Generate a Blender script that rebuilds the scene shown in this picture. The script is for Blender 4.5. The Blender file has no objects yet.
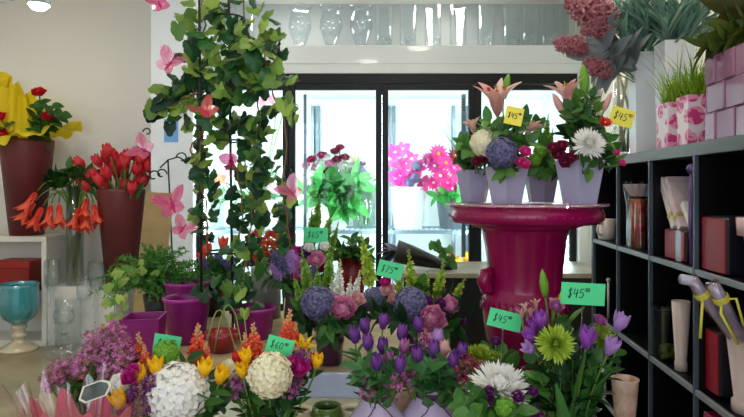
import bpy, math, random
from mathutils import Vector, Matrix, Quaternion
R = random.Random(7)
PI = math.pi
C = bpy.context.scene.collection
F = 594.0; EYE = 1.34; CX = 372.0; HY = 188.0
def P(px, py, Y):                       # a point seen at (px,py) at distance Y
    return Vector(((px-CX)/F*Y, Y, EYE+(HY-py)/F*Y))
def rad(a): return math.radians(a)
# ------------------------------------------------------------------ materials
def lin(c):
    if isinstance(c, str):
        c = c.lstrip('#'); c = [int(c[i:i+2], 16)/255 for i in (0, 2, 4)]
        return tuple((x/12.92 if x <= .04045 else ((x+.055)/1.055)**2.4) for x in c)
    return tuple(c)
MATS = {}
def newmat(name):
    m = bpy.data.materials.new(name); m.use_nodes = True
    nt = m.node_tree; nt.nodes.clear()
    out = nt.nodes.new('ShaderNodeOutputMaterial')
    return m, nt, out
def pset(p, **k):
    for a, v in k.items():
        p.inputs[a.replace('_', ' ')].default_value = v
def ramp2(nt, fac, c1, c2, p1=0., p2=1.):
    r = nt.nodes.new('ShaderNodeValToRGB')
    r.color_ramp.elements[0].position = p1; r.color_ramp.elements[1].position = p2
    r.color_ramp.elements[0].color = (*lin(c1), 1); r.color_ramp.elements[1].color = (*lin(c2), 1)
    nt.links.new(fac, r.inputs[0]); return r.outputs[0]
def plain(name, col, rough=.5, metal=0., spec=.5, coat=0., c2=None, scale=8., bump=0., bscale=40., detail=3.):
    """solid material; optional noise between two colours and optional bump"""
    if name in MATS: return MATS[name]
    m, nt, out = newmat(name)
    p = nt.nodes.new('ShaderNodeBsdfPrincipled')
    pset(p, Base_Color=(*lin(col), 1), Roughness=rough, Metallic=metal, Coat_Weight=coat)
    p.inputs['Specular IOR Level'].default_value = spec
    tc = nt.nodes.new('ShaderNodeTexCoord')
    if c2 is not None:
        n = nt.nodes.new('ShaderNodeTexNoise'); n.inputs['Scale'].default_value = scale; n.inputs['Detail'].default_value = detail
        nt.links.new(tc.outputs['Object'], n.inputs['Vector'])
        nt.links.new(ramp2(nt, n.outputs['Fac'], col, c2, .35, .65), p.inputs['Base Color'])
    if bump:
        n = nt.nodes.new('ShaderNodeTexNoise'); n.inputs['Scale'].default_value = bscale
        nt.links.new(tc.outputs['Object'], n.inputs['Vector'])
        b = nt.nodes.new('ShaderNodeBump'); b.inputs['Strength'].default_value = bump; b.inputs['Distance'].default_value = .01
        nt.links.new(n.outputs['Fac'], b.inputs['Height']); nt.links.new(b.outputs[0], p.inputs['Normal'])
    nt.links.new(p.outputs[0], out.inputs[0]); MATS[name] = m
    return m
def petalm(name, c1, c2, rough=.5, trans=.3, spec=.35):
    """petal or leaf: hue differs from petal to petal, some light passes through"""
    if name in MATS: return MATS[name]
    m, nt, out = newmat(name)
    g = nt.nodes.new('ShaderNodeNewGeometry')
    col = ramp2(nt, g.outputs['Random Per Island'], c1, c2)
    p = nt.nodes.new('ShaderNodeBsdfPrincipled'); pset(p, Roughness=rough); p.inputs['Specular IOR Level'].default_value = spec
    nt.links.new(col, p.inputs['Base Color'])
    t = nt.nodes.new('ShaderNodeBsdfTranslucent'); nt.links.new(col, t.inputs['Color'])
    mx = nt.nodes.new('ShaderNodeMixShader'); mx.inputs[0].default_value = trans
    nt.links.new(p.outputs[0], mx.inputs[1]); nt.links.new(t.outputs[0], mx.inputs[2])
    nt.links.new(mx.outputs[0], out.inputs[0]); MATS[name] = m
    return m
def glassm(name, tint='#f4fbfb', rough=.03, lo=.06, hi=.85, alpha=None):
    """thin clear glass: mirror at grazing angles, clear face-on"""
    if name in MATS: return MATS[name]
    m, nt, out = newmat(name)
    lw = nt.nodes.new('ShaderNodeLayerWeight'); lw.inputs['Blend'].default_value = .25
    mr = nt.nodes.new('ShaderNodeMapRange'); mr.inputs['To Min'].default_value = lo; mr.inputs['To Max'].default_value = hi
    nt.links.new(lw.outputs['Facing'], mr.inputs['Value'])
    t = nt.nodes.new('ShaderNodeBsdfTransparent'); t.inputs[0].default_value = (*lin(tint), 1)
    g = nt.nodes.new('ShaderNodeBsdfGlossy'); g.inputs['Roughness'].default_value = rough
    if alpha:
        d = nt.nodes.new('ShaderNodeBsdfPrincipled'); pset(d, Base_Color=(*lin(alpha[0]), 1), Roughness=.15)
        mm = nt.nodes.new('ShaderNodeMixShader'); mm.inputs[0].default_value = alpha[1]
        nt.links.new(t.outputs[0], mm.inputs[1]); nt.links.new(d.outputs[0], mm.inputs[2]); t = mm
    mx = nt.nodes.new('ShaderNodeMixShader')
    nt.links.new(mr.outputs[0], mx.inputs[0]); nt.links.new(t.outputs[0], mx.inputs[1]); nt.links.new(g.outputs[0], mx.inputs[2])
    nt.links.new(mx.outputs[0], out.inputs[0]); MATS[name] = m
    return m
def emitm(name, col, st):
    if name in MATS: return MATS[name]
    m, nt, out = newmat(name)
    e = nt.nodes.new('ShaderNodeEmission'); e.inputs[0].default_value = (*lin(col), 1); e.inputs[1].default_value = st
    nt.links.new(e.outputs[0], out.inputs[0]); MATS[name] = m
    return m
# ------------------------------------------------------------------ mesh builder
class MB:
    def __init__(s): s.v = []; s.f = []; s.m = []; s.s = []
    def add(s, vs, fs, mat=0, smooth=True, M=None):
        o = len(s.v)
        s.v += [tuple(M @ Vector(v)) for v in vs] if M is not None else [tuple(v) for v in vs]
        s.f += [tuple(i+o for i in f) for f in fs]
        s.m += [mat]*len(fs); s.s += [smooth]*len(fs)
        return s
    def join(s, b, M=None, mat=None):
        o = len(s.v)
        s.v += [tuple(M @ Vector(v)) for v in b.v] if M is not None else b.v
        s.f += [tuple(i+o for i in f) for f in b.f]
        s.m += b.m if mat is None else [mat]*len(b.m); s.s += b.s
        return s
    def box(s, a, b, mat=0, bev=0., M=None):
        x0, y0, z0 = a; x1, y1, z1 = b
        if bev <= 0:
            vs = [(x, y, z) for z in (z0, z1) for y in (y0, y1) for x in (x0, x1)]
            fs = [(0, 2, 3, 1), (4, 5, 7, 6), (0, 1, 5, 4), (2, 6, 7, 3), (0, 4, 6, 2), (1, 3, 7, 5)]
            return s.add(vs, fs, mat, False, M)
        # chamfered box
        vs = []; idx = {}
        for sx in (0, 1):
            for sy in (0, 1):
                for sz in (0, 1):
                    for ax in range(3):
                        p = [(x0, x1)[sx], (y0, y1)[sy], (z0, z1)[sz]]
                        sg = [1-2*sx, 1-2*sy, 1-2*sz]
                        for k in range(3):
                            if k != ax: p[k] += sg[k]*bev
                        idx[(sx, sy, sz, ax)] = len(vs); vs.append(tuple(p))
        fs = []
        for ax in range(3):
            o = [k for k in range(3) if k != ax]
            for sd in (0, 1):
                q = []
                for u, w in ((0, 0), (1, 0), (1, 1), (0, 1)):
                    k = [0, 0, 0]; k[ax] = sd; k[o[0]] = u; k[o[1]] = w; q.append(idx[(*k, ax)])
                fs.append(tuple(q))
            for u in (0, 1):
                for w in (0, 1):
                    k0 = [0, 0, 0]; k0[o[0]] = u; k0[o[1]] = w; k1 = list(k0); k1[ax] = 1
                    fs.append((idx[(*k0, o[0])], idx[(*k0, o[1])], idx[(*k1, o[1])], idx[(*k1, o[0])]))
        for sx in (0, 1):
            for sy in (0, 1):
                for sz in (0, 1): fs.append(tuple(idx[(sx, sy, sz, a)] for a in range(3)))
        return s.add(vs, fs, mat, False, M)
    def lathe(s, prof, n=24, mat=0, M=None, caps=True, smooth=True, phase=0., wob=None):
        """prof: [(r,z)...]; radius 0 closes to a point"""
        vs = []; fs = []; rings = []
        for r, z in prof:
            if r <= 1e-6: rings.append([len(vs)]); vs.append((0, 0, z)); continue
            rings.append(list(range(len(vs), len(vs)+n)))
            for k in range(n):
                a = 2*PI*k/n+phase; rr = r*(wob(a, z) if wob else 1)
                vs.append((rr*math.cos(a), rr*math.sin(a), z))
        for A, B in zip(rings, rings[1:]):
            if len(A) == 1 and len(B) == 1: continue
            for k in range(n):
                k2 = (k+1) % n
                if len(A) == 1: fs.append((A[0], B[k2], B[k]))
                elif len(B) == 1: fs.append((A[k], A[k2], B[0]))
                else: fs.append((A[k], A[k2], B[k2], B[k]))
        if caps:
            if len(rings[0]) > 1: fs.append(tuple(reversed(rings[0])))
            if len(rings[-1]) > 1: fs.append(tuple(rings[-1]))
        return s.add(vs, fs, mat, smooth, M)
    def tube(s, pts, r, n=6, mat=0, M=None, caps=True):
        pts = [Vector(p) for p in pts]; N = len(pts)
        rs = r if isinstance(r, (list, tuple)) else [r]*N
        vs = []; fs = []
        d = (pts[1]-pts[0]).normalized()
        u = d.orthogonal().normalized()
        for i, p in enumerate(pts):
            d = (pts[min(i+1, N-1)]-pts[max(i-1, 0)])
            d = d.normalized() if d.length > 1e-9 else Vector((0, 0, 1))
            u = (u-d*u.dot(d))
            u = u.normalized() if u.length > 1e-6 else d.orthogonal().normalized()
            w = d.cross(u)
            for k in range(n):
                a = 2*PI*k/n; vs.append(p+(u*math.cos(a)+w*math.sin(a))*rs[i])
        for i in range(N-1):
            for k in range(n):
                k2 = (k+1) % n; fs.append((i*n+k, i*n+k2, (i+1)*n+k2, (i+1)*n+k))
        if caps: fs += [tuple(range(n-1, -1, -1)), tuple((N-1)*n+k for k in range(n))]
        return s.add(vs, fs, mat, True, M)
    def ball(s, c, r, n=8, m=6, mat=0, sc=(1, 1, 1), M=None):
        prof = [(math.sin(PI*i/m), -math.cos(PI*i/m)) for i in range(m+1)]; prof[0] = (0, -1); prof[-1] = (0, 1)
        T = Matrix.Translation(c) @ Matrix.Diagonal((r*sc[0], r*sc[1], r*sc[2], 1))
        return s.lathe(prof, n, mat, M @ T if M is not None else T)
    def petal(s, L, W, a0=0., bend=0., cup=0., az=0., prof='ov', nl=4, nw=2, mat=0, r0=0., z0=0., ruf=0., M=None, fold=0.):
        vs = []; fs = []; x = r0; z = z0; w = WP[prof]; ca, sa = math.cos(az), math.sin(az)
        for i in range(nl+1):
            t = i/nl; a = a0+bend*t
            if i:
                am = a0+bend*(t-.5/nl); x += math.sin(am)*L/nl; z += math.cos(am)*L/nl
            hw = max(w(t), .02)*W*.5
            nx, nz = -math.cos(a), math.sin(a)
            for j in range(nw+1):
                q = 2*j/nw-1
                dd = cup*W*q*q*min(1., w(t)*1.2)+fold*W*abs(q)*w(t)+(ruf*W*math.sin(j*2.6+i*1.7+az*3) if ruf else 0)
                X = x+nx*dd; Z = z+nz*dd; Yv = hw*q
                vs.append((X*ca-Yv*sa, X*sa+Yv*ca, Z))
        for i in range(nl):
            for j in range(nw):
                k = i*(nw+1)+j; fs.append((k, k+1, k+nw+2, k+nw+1))
        return s.add(vs, fs, mat, True, M)
    def leaf5(s, r, M, mat=0, droop=.25):
        """lobed ivy leaf, stalk end at the origin, lying in XY with its tip along +Y"""
        n = 20; vs = [(0, .38*r, .06*r)]; fs = []
        for ring, kk in ((1, .55), (2, 1.)):
            for k in range(n):
                th = -PI/2+2*PI*k/n
                d = abs(((th-PI/2+PI) % (2*PI))-PI)                    # angle from the tip
                rr = .62+.28*max(0, math.cos(2.5*d))**1.0*(1-.35*d/PI)-.30*max(0, (d-2.5)/.64)
                rr *= r*kk*.82
                xx, yy = rr*math.cos(th), .38*r+rr*math.sin(th)
                vs.append((xx, yy, .06*r-droop*r*kk*kk*.5+(.05*r*math.cos(5*th) if ring == 2 else 0)))
        for k in range(n):
            k2 = (k+1) % n
            fs.append((0, 1+k, 1+k2)); fs.append((1+k, 1+n+k, 1+n+k2, 1+k2))
        return s.add(vs, fs, mat, True, M)
    def mesh(s, name, mats):
        me = bpy.data.meshes.new(name); me.from_pydata(s.v, [], s.f)
        for m in (mats if isinstance(mats, (list, tuple)) else [mats]): me.materials.append(m)
        me.polygons.foreach_set('material_index', s.m); me.polygons.foreach_set('use_smooth', s.s)
        me.update(); return me
    def build(s, name, mats, parent=None, loc=None):
        return put(name, s.mesh(name, mats), parent, loc)
WP = {'ov': lambda t: max(0, math.sin(PI*(.06+.92*t)))**.75,
      'tul': lambda t: (.5+.5*math.sin(PI*min(1, t*1.05)))*(1-.9*t**5),
      'strap': lambda t: (.55+.45*math.sin(PI*t**.8))*(1-.85*t**8),
      'spoon': lambda t: (.18+.9*t**1.2)*(1-.75*t**9),
      'lance': lambda t: max(0, math.sin(PI*(.03+.95*t**.75)))**.85,
      'round': lambda t: (.32+.68*math.sin(PI*min(t, .97)*.6))*math.sqrt(max(0., 1-t**7)),
      'blade': lambda t: (1-t)**.6*.9+.06}
def put(name, me, parent=None, loc=None):
    o = bpy.data.objects.new(name, me); C.objects.link(o)
    if parent: o.parent = parent
    if loc is not None: o.location = loc
    return o
def tag(o, label=None, cat=None, group=None, kind=None):
    if label: o['label'] = label
    if cat: o['category'] = cat
    if group: o['group'] = group
    if kind: o['kind'] = kind
    return o
def thing(name, label, cat, loc=(0, 0, 0), rz=0., group=None):
    o = bpy.data.objects.new(name, None); C.objects.link(o); o.location = loc; o.rotation_euler = (0, 0, rz)
    o.empty_display_size = .05
    return tag(o, label, cat, group)
def struct(name, mb, m): return tag(mb.build(name, m), kind='structure')
def zrot(d):
    return Vector((0, 0, 1)).rotation_difference(Vector(d).normalized())
def curve(a, b, n=6, sag=0., side=None):
    a = Vector(a); b = Vector(b); side = Vector(side) if side is not None else Vector((0, 0, 1))
    return [a.lerp(b, i/n)+side*sag*4*(i/n)*(1-i/n) for i in range(n+1)]
# ------------------------------------------------------------------ blooms, all of unit size
BL = {}
def fib(n, zmin=-1.):
    for i in range(n):
        z = 1-(1-zmin)*(i+.5)/n; a = i*2.399963; r = math.sqrt(max(0, 1-z*z)); yield Vector((r*math.cos(a), r*math.sin(a), z))
def frame(d, spin=0.): return (zrot(d).to_matrix() @ Matrix.Rotation(spin, 3, 'Z')).to_4x4()
def g_tulip(b):
    for k in range(3): b.petal(1.1, .66, rad(52), rad(-78), .26, k*2*PI/3, 'tul', 6, 4)
    for k in range(3): b.petal(1.06, .56, rad(44), rad(-62), .24, k*2*PI/3+PI/3, 'tul', 6, 4)
def g_opentulip(b):
    for k in range(6): b.petal(1.1, .6, rad(50-6*(k % 2)), rad(-52), .24, k*PI/3, 'tul', 6, 4)
    b.ball((0, 0, .3), .09, 6, 4)
def g_hydrangea(b, n=150):
    rr = random.Random(3)
    for d in fib(n, -.55):
        M = Matrix.Translation(d*(.86+.1*rr.random())) @ frame(d+Vector((rr.uniform(-.3, .3), rr.uniform(-.3, .3), rr.uniform(-.2, .3))), rr.uniform(0, 6))
        for k in range(4): b.petal(.15, .17, rad(72), rad(16), -.05, k*PI/2, 'round', 3, 2, M=M)
    b.ball((0, 0, -.05), .84, 14, 10)
def g_mum(b, thin=False):
    rr = random.Random(5)
    for L in range(11):
        f = L/10; n = int(9+25*f)
        for k in range(n):
            a0 = rad(4+84*f+rr.uniform(-6, 6)); ln = (.42+.55*f)*rr.uniform(.9, 1.06)
            b.petal(ln, .125, a0, rad(-48 if f < .7 else rr.uniform(-50, 0)), .14, 2*PI*(k+.5*(L % 2))/n+rr.uniform(-.1, .1), 'round', 5, 2, r0=.02+.1*f, z0=.12-.2*f)
def g_rose(b, n=5):
    rr = random.Random(9)
    b.lathe([(.0, -.35), (.25, -.2), (.3, .1), (.12, .5), (0, .52)], 8)
    for L in range(n):
        f = (L+.5)/n; m = 3 if L < 2 else 5
        for k in range(m):
            b.petal(.85+.25*f, .75+.3*f, rad(30+50*f), rad(-80+48*f), .28-.1*f, 2*PI*(k+.37*L)/m, 'round', 5, 4, r0=.05+.08*f, z0=-.3, ruf=.02)
def g_peony(b):
    rr = random.Random(2)
    b.ball((0, 0, .05), .42, 10, 7)
    for L in range(9):
        f = L/8; m = 5+L//2
        for k in range(m):
            b.petal((.75+.45*f)*rr.uniform(.92, 1.08), .55+.3*f, rad(40+52*f), rad(-105+25*f), .22, 2*PI*(k+.4*L)/m+rr.uniform(-.1, .1), 'round', 6, 4, r0=.04+.1*f, z0=-.1-.25*f, ruf=.045)
def g_gerbera(b):
    for L, (n, ln, a) in enumerate(((14, 1., 82), (12, .8, 68), (10, .55, 50))):
        for k in range(n): b.petal(ln, .3, rad(a), rad(-8), .1, 2*PI*(k+.5*L)/n, 'strap', 3, 2)
    b.ball((0, 0, .1), .2, 8, 5, mat=1, sc=(1, 1, .6))
def g_orchid(b):
    for k in range(5): b.petal(1., .8 if k % 2 else .62, rad(78), rad(-12), .05, 2*PI*k/5, 'ov', 3, 2)
    b.petal(.4, .4, rad(30), rad(20), .3, PI, 'ov', 3, 2, mat=1)
def g_lily(b):
    for k in range(6):
        b.petal(1.4, .46 if k % 2 else .36, rad(10), rad(56 if k % 2 else 48), .18, k*PI/3, 'lance', 7, 2, fold=.10)
def g_lilystamen(b):
    for k in range(6):
        a = k*PI/3+.3; e = Vector((.28*math.cos(a), .28*math.sin(a), .95))
        b.tube([(0, 0, .1), e*.6, e], .012, 4); b.ball(e, .06, 5, 4, mat=1, sc=(1.6, .6, .6))
    b.tube([(0, 0, .1), (.02, 0, 1.08)], .018, 4)
def g_bud(b):
    b.lathe([(0, 0), (.09, .05), (.15, .3), (.16, .55), (.1, .85), (0, 1.05)], 6, wob=lambda a, z: 1+.12*math.cos(3*a))
def g_trumpet(b):
    for k in range(6):
        b.petal(1.12, .30, rad(3), rad(20 if k % 2 else 16)+rad(18), .3, k*PI/3, 'strap', 7, 2, r0=.03)
    b.lathe([(.0, -.05), (.05, 0), (.07, .3)], 8, caps=False)
def g_spike(b, n=34, rmax=.22, bell=False):
    """unit-tall flower spike: open florets below, buds at the top; material 1 is the bud colour"""
    rr = random.Random(n)
    b.tube([(0, 0, 0), (0, 0, .97)], [.022, .008], 5, mat=2)
    for i in range(n):
        t = (i+.3)/n; z = .02+.95*t; a = i*2.399963
        s = rmax*(1-.72*t**1.4); d = Vector((math.cos(a), math.sin(a), .25+.9*t))
        M = Matrix.Translation((0, 0, z)) @ frame(d) @ Matrix.Scale(s, 4)
        if t > .74: b.ball((0, 0, .4), .55, 5, 4, mat=1, sc=(.6, .6, 1), M=M); continue
        if bell:
            b.lathe([(.08, 0), (.35, .35), (.62, .75), (.8, 1.)], 7, M=M, caps=False)
        else:
            for k in range(5): b.petal(1.1, .85, rad(28), rad(55), .1, 2*PI*k/5+rr.random(), 'spoon', 3, 2, ruf=.06, M=M)
            b.ball((0, 0, .25), .25, 5, 4, mat=1, M=M)
def g_lilac(b):
    rr = random.Random(11)
    for i in range(70):
        t = i/70; a = i*2.399963; r = .34*math.sqrt(max(0., 1-t))*(.75+.35*rr.random())*(1 if t > .12 else .7)
        p = Vector((r*math.cos(a), r*math.sin(a), t)); d = Vector((math.cos(a), math.sin(a), .2+1.2*t))
        M = Matrix.Translation(p) @ frame(d, rr.random()*6)
        for k in range(4): b.petal(.13, .11, rad(62), rad(15), 0, k*PI/2, 'spoon', 2, 1, M=M)
    b.lathe([(.0, -.02), (.2, .1), (.22, .4), (.1, .8), (0, .95)], 7)
GEN = {'tulip': g_tulip, 'open_tulip': g_opentulip, 'hydrangea': g_hydrangea, 'chrysanthemum': g_mum, 'rose': g_rose, 'peony': g_peony,
       'gerbera': g_gerbera, 'orchid': g_orchid, 'lily': g_lily, 'stamens': g_lilystamen, 'lily_bud': g_bud, 'amaryllis': g_trumpet,
       'snapdragon': g_spike, 'thin_spike': lambda b: g_spike(b, 32, .15), 'bells_of_ireland': lambda b: g_spike(b, 36, .105, True), 'lilac': g_lilac}
def bloom(kind, mats):
    key = (kind,)+tuple(m.name for m in mats)
    if key not in BL:
        b = MB(); GEN[kind](b); BL[key] = b.mesh(kind+'_bloom', mats)
    return BL[key]
# colours
G_STEM = petalm('stem_green', '#4f7a2c', '#6b9440', .5, .1)
G_LEAF = petalm('leaf_green', '#24521c', '#5b9440', .4, .3)
G_MID = petalm('mid_leaf', '#3d762a', '#86b658', .4, .3)
G_DARK = petalm('dark_leaf', '#12331a', '#2b5c2a', .35, .2)
G_TUL = petalm('tulip_leaf', '#2d6635', '#5a964c', .4, .3)
G_LIME = petalm('lime_bells', '#6a9a34', '#9fc05a', .5, .35)
COL = {
 'wax': ('#a0407f', '#dd90bf'), 'waxbud': ('#6e4a3c', '#a87a80'), 'purple': ('#5f2a80', '#8649a4'), 'pinkpurple': ('#a04a9a', '#cf7fb6'), 'lilac': ('#b07fce', '#cfa5e2'), 'violet': ('#8d35ad', '#b062cc'),
 'white': ('#f3f1e6', '#ffffff'), 'cream': ('#f4edc4', '#fbf6df'), 'yellow': ('#f6bd05', '#ffd92b'), 'red': ('#c40f24', '#ea2b3c'), 'redtulip': ('#d3122c', '#f2505c'),
 'coral': ('#ee3f2c', '#ff7a55'), 'magenta': ('#b8107d', '#df3ba6'), 'hotpink': ('#e01c86', '#f65cb0'), 'pink': ('#e27fb4', '#f3b3d2'), 'palepink': ('#dd9a98', '#f2cbc2'),
 'blue': ('#56537c', '#8381a6'), 'lime': ('#98b72c', '#c6d95a'), 'green': ('#5a9a26', '#8cc244'), 'burgundy': ('#7a1434', '#a3305a'), 'dusty': ('#8a3d4c', '#c98990'),
 'orange': ('#e23a2e', '#f97258'), 'plum': ('#5d2160', '#8d3f8c'), 'rust': ('#b3391b', '#de6a35')}
def cm(c): return petalm('petal_'+c, *COL[c])
BUDS = {'coral': '#e7b57e', 'white': '#d8dfa0', 'pink': '#d7cf92', 'cream': '#c6cf7e', 'lime': '#9dbb43'}
# ------------------------------------------------------------------ cut flowers: one thing each
REG = []            # (object, picture x, look, plural look, place)
def flower(kind, c, px, py, Y, size, base, place, tilt=None, name=None, look=None, plural=None, stem_r=.0028, axis=None, leaves=0, via=None, cat=None, bk=None):
    """a bloom at picture point (px,py), distance Y, on a stem that starts at base"""
    tip = P(px, py, Y); base = Vector(base)
    nm = name or kind
    root = thing(nm, None, cat or kind.replace('_', ' ').replace('open ', ''), base)
    d = (tip-base)
    if axis is None:
        dn = d.normalized()
        if kind in ('hydrangea', 'chrysanthemum', 'peony', 'gerbera', 'orchid', 'rose'):
            ax = dn*.5+Vector((R.uniform(-.15, .15), -.75, .45))
        else:
            ax = dn+Vector((R.uniform(-.15, .15), R.uniform(-.2, .1), .5))
    else: ax = Vector(axis)
    ax = ax.normalized()
    mats = [cm(c)]
    off = 0.
    if kind == 'snapdragon': mats += [petalm('bud_'+c, BUDS.get(c, '#a9bf5a'), BUDS.get(c, '#a9bf5a')), G_STEM]; off = .5
    if kind == 'bells_of_ireland': mats = [G_LIME, G_STEM, G_STEM]; off = .5
    if kind in ('gerbera', 'orchid'): mats += [cm('yellow') if bk is None else cm(bk)]
    if kind in ('tulip', 'open_tulip', 'lilac', 'lily', 'lily_bud'): off = .45
    bpos = tip-ax*size*off
    o = put('bloom' if kind not in ('snapdragon', 'bells_of_ireland', 'lilac') else 'flower_spike', bloom('thin_spike' if kind == 'snapdragon' and c in ('lime', 'white') else kind, mats), root, bpos-base)
    o.rotation_mode = 'QUATERNION'; o.rotation_quaternion = zrot(ax) @ Quaternion((0, 0, 1), R.uniform(0, 6.28)); o.scale = (size,)*3
    if kind == 'lily':
        s = put('stamens', bloom('stamens', [cm('lime'), cm('rust')]), o)
    sp = [Vector((0, 0, 0))]
    e = bpos-base-ax*(size*.12 if off == 0 else 0.)
    L = e.length
    mid = Vector((e.x*.25, e.y*.25, e.z*.5)) if via is None else Vector(via)-base
    pts = []
    for i in range(9):
        t = i/8; h = e-ax*L*.25
        pts.append((1-t)**3*Vector((0, 0, 0))+3*t*(1-t)**2*mid+3*t*t*(1-t)*h+t**3*e)
    b = MB(); b.tube(pts, stem_r, 5); b.build('stem', G_STEM, root)
    if leaves:
        lf = MB()
        for k in range(leaves):
            i = 2+k % 5; az = R.uniform(0, 6.28)
            M = Matrix.Translation(pts[min(i, 7)])
            if kind in ('tulip', 'open_tulip'): lf.petal(R.uniform(.13, .19), R.uniform(.028, .042), rad(R.uniform(8, 22)), rad(R.uniform(10, 45)), .15, az, 'lance', 7, 2, M=M, fold=.15)
            else: lf.petal(R.uniform(.05, .08), R.uniform(.025, .035), rad(R.uniform(30, 60)), rad(30), .05, az, 'lance', 5, 2, M=M, fold=.12)
        lf.build('leaves', G_TUL if 'tulip' in kind else G_LEAF, root)
    lk = look or (c+' '+kind.replace('_', ' '))
    REG.append((root, px, lk, plural or lk+'s', place))
    return root
def leafy(px, py, Y, base, place, n=12, L=.06, W=.032, mat=None, look='leafy green filler stem', plural=None, spread=1., name='foliage_stem', cat='foliage', t0=.3, prof='lance', r=.0022):
    tip = P(px, py, Y); base = Vector(base); mat = mat or G_LEAF
    root = thing(name, None, cat, base)
    e = tip-base; pts = [e*t+Vector((0, 0, 1))*e.length*.12*math.sin(PI*t) for t in [i/8 for i in range(9)]]
    b = MB(); b.tube(pts, [r*(1-.07*i) for i in range(9)], 5); b.build('stem', G_STEM, root)
    lf = MB()
    for k in range(n):
        t = t0+(1-t0)*(k+.5)/n; i = min(7, int(t*8)); p = pts[i].lerp(pts[i+1], t*8-i) if i < 8 else pts[8]
        d = (pts[min(8, i+1)]-pts[max(0, i-1)]).normalized()
        M = Matrix.Translation(p) @ frame(d)
        lf.petal(L*R.uniform(.75, 1.15), W*R.uniform(.8, 1.15), rad(R.uniform(35, 75))*spread, rad(R.uniform(-10, 35)), .04, k*2.4+R.uniform(-.4, .4), prof, 5, 2, M=M, fold=.12)
    lf.build('leaves', mat, root)
    REG.append((root, px, look, plural or look+'s', place))
    return root
def spray(px, py, Y, base, place, c='magenta', n=60, rad_=.05, look='waxflower spray', fs=.009, name='waxflower', cat='filler flower', hgt=1.):
    """branching stem with a cloud of tiny five-petalled flowers"""
    tip = P(px, py, Y); base = Vector(base); root = thing(name, None, cat, base); e = tip-base
    st = MB(); fl = MB(); st.tube([(0, 0, 0), e*.5+Vector((0, 0, .01)), e*.8], [.0022, .0018, .0014], 4)
    for k in range(n):
        d = Vector((R.gauss(0, 1), R.gauss(0, 1), R.gauss(.1, 1)*hgt)); d = d.normalized()*rad_*R.uniform(.35, 1.)
        d.z *= hgt
        p = e+d
        if k % 3 == 0: st.tube([e*.75, e*.9+d*.4, p], [.0012, .0009, .0006], 3, caps=False)
        M = Matrix.Translation(p) @ frame(d+Vector((0, -.02, .02)), R.random()*6)
        s = fs*R.uniform(.6, 1.2)
        for q in range(5): fl.petal(s, s*.85, rad(55), rad(20), .0, q*2*PI/5, 'spoon', 2, 1, mat=0 if k % 4 else 1, M=M)
    st.build('stem', G_STEM, root); fl.build('blossoms', [cm(c), cm('waxbud')], root)
    REG.append((root, px, look, look.replace('spray', 'sprays'), place))
    return root
ORD = 'first second third fourth fifth sixth seventh eighth ninth tenth eleventh twelfth'.split()
NUM = 'zero one two three four five six seven eight nine ten eleven twelve'.split()
def finish_labels():
    gr = {}
    for r in REG: gr.setdefault((r[2], r[4]), []).append(r)
    for (lk, pl), rs in gr.items():
        rs.sort(key=lambda r: r[1]); n = len(rs)
        for i, (o, px, a, plural, b) in enumerate(rs):
            if n == 1: o['label'] = f'{lk} {pl}'; continue
            o['group'] = f'{plural} {pl}'
            if n > 12: o['label'] = f'{lk} {pl}'; continue
            if n == 2: o['label'] = f'{("left", "right")[i]} one of two {plural} {pl}'
            elif i == 0: o['label'] = f'leftmost of {NUM[n]} {plural} {pl}'
            elif i == n-1: o['label'] = f'rightmost of {NUM[n]} {plural} {pl}'
            else: o['label'] = f'{ORD[i]} from left of {NUM[n]} {plural} {pl}'
# ------------------------------------------------------------------ handwriting and price cards
DIG = {'0': [[(.3, 1), (.08, .8), (.05, .3), (.25, 0), (.5, .2), (.55, .7), (.3, 1)]], '4': [[(.15, 1), (.05, .45), (.6, .5)], [(.5, .95), (.42, 0)]],
 '5': [[(.6, 1), (.15, .95), (.1, .58), (.45, .6), (.6, .3), (.35, 0), (.05, .1)]], '6': [[(.5, 1), (.15, .6), (.08, .2), (.3, 0), (.55, .2), (.4, .45), (.1, .3)]],
 '7': [[(.05, 1), (.6, .98), (.25, 0)]], '$': [[(.55, .85), (.3, .98), (.1, .78), (.5, .35), (.35, .05), (.05, .18)], [(.36, 1.12), (.26, -.12)]],
 'J': [[(.5, 1), (.5, .2), (.3, 0), (.05, .15)]], 'B': [[(.1, 0), (.1, 1), (.45, .9), (.45, .6), (.1, .52), (.5, .42), (.5, .08), (.1, 0)]], 'L': [[(.1, 1), (.1, 0), (.55, 0)]],
 'A': [[(.0, 0), (.3, 1), (.6, 0)], [(.12, .38), (.48, .38)]], '-': [[(.05, .05), (.55, .05)]], '1': [[(.3, 1), (.3, 0)]]}
def strokes(b, txt, x, z, h, y=0., r=.0012, slant=.12, gap=.78):
    for ch in txt:
        hh = h
        for pl in DIG.get(ch, []):
            b.tube([(x+(u+slant*v)*h*.8, y, z+v*hh) for u, v in pl], r, 4)
        x += h*gap*.8
    return x
GREEN_CARD = plain('green_card', '#4fd98f', .7, c2='#58e099', scale=3)
YEL_CARD = plain('yellow_card', '#f2e54a', .7, c2='#f6ea63', scale=3)
INK = plain('black_ink', '#10141a', .5)
CLEAR = glassm('clear_plastic', '#f2faf6', .08, .12, .8)
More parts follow.
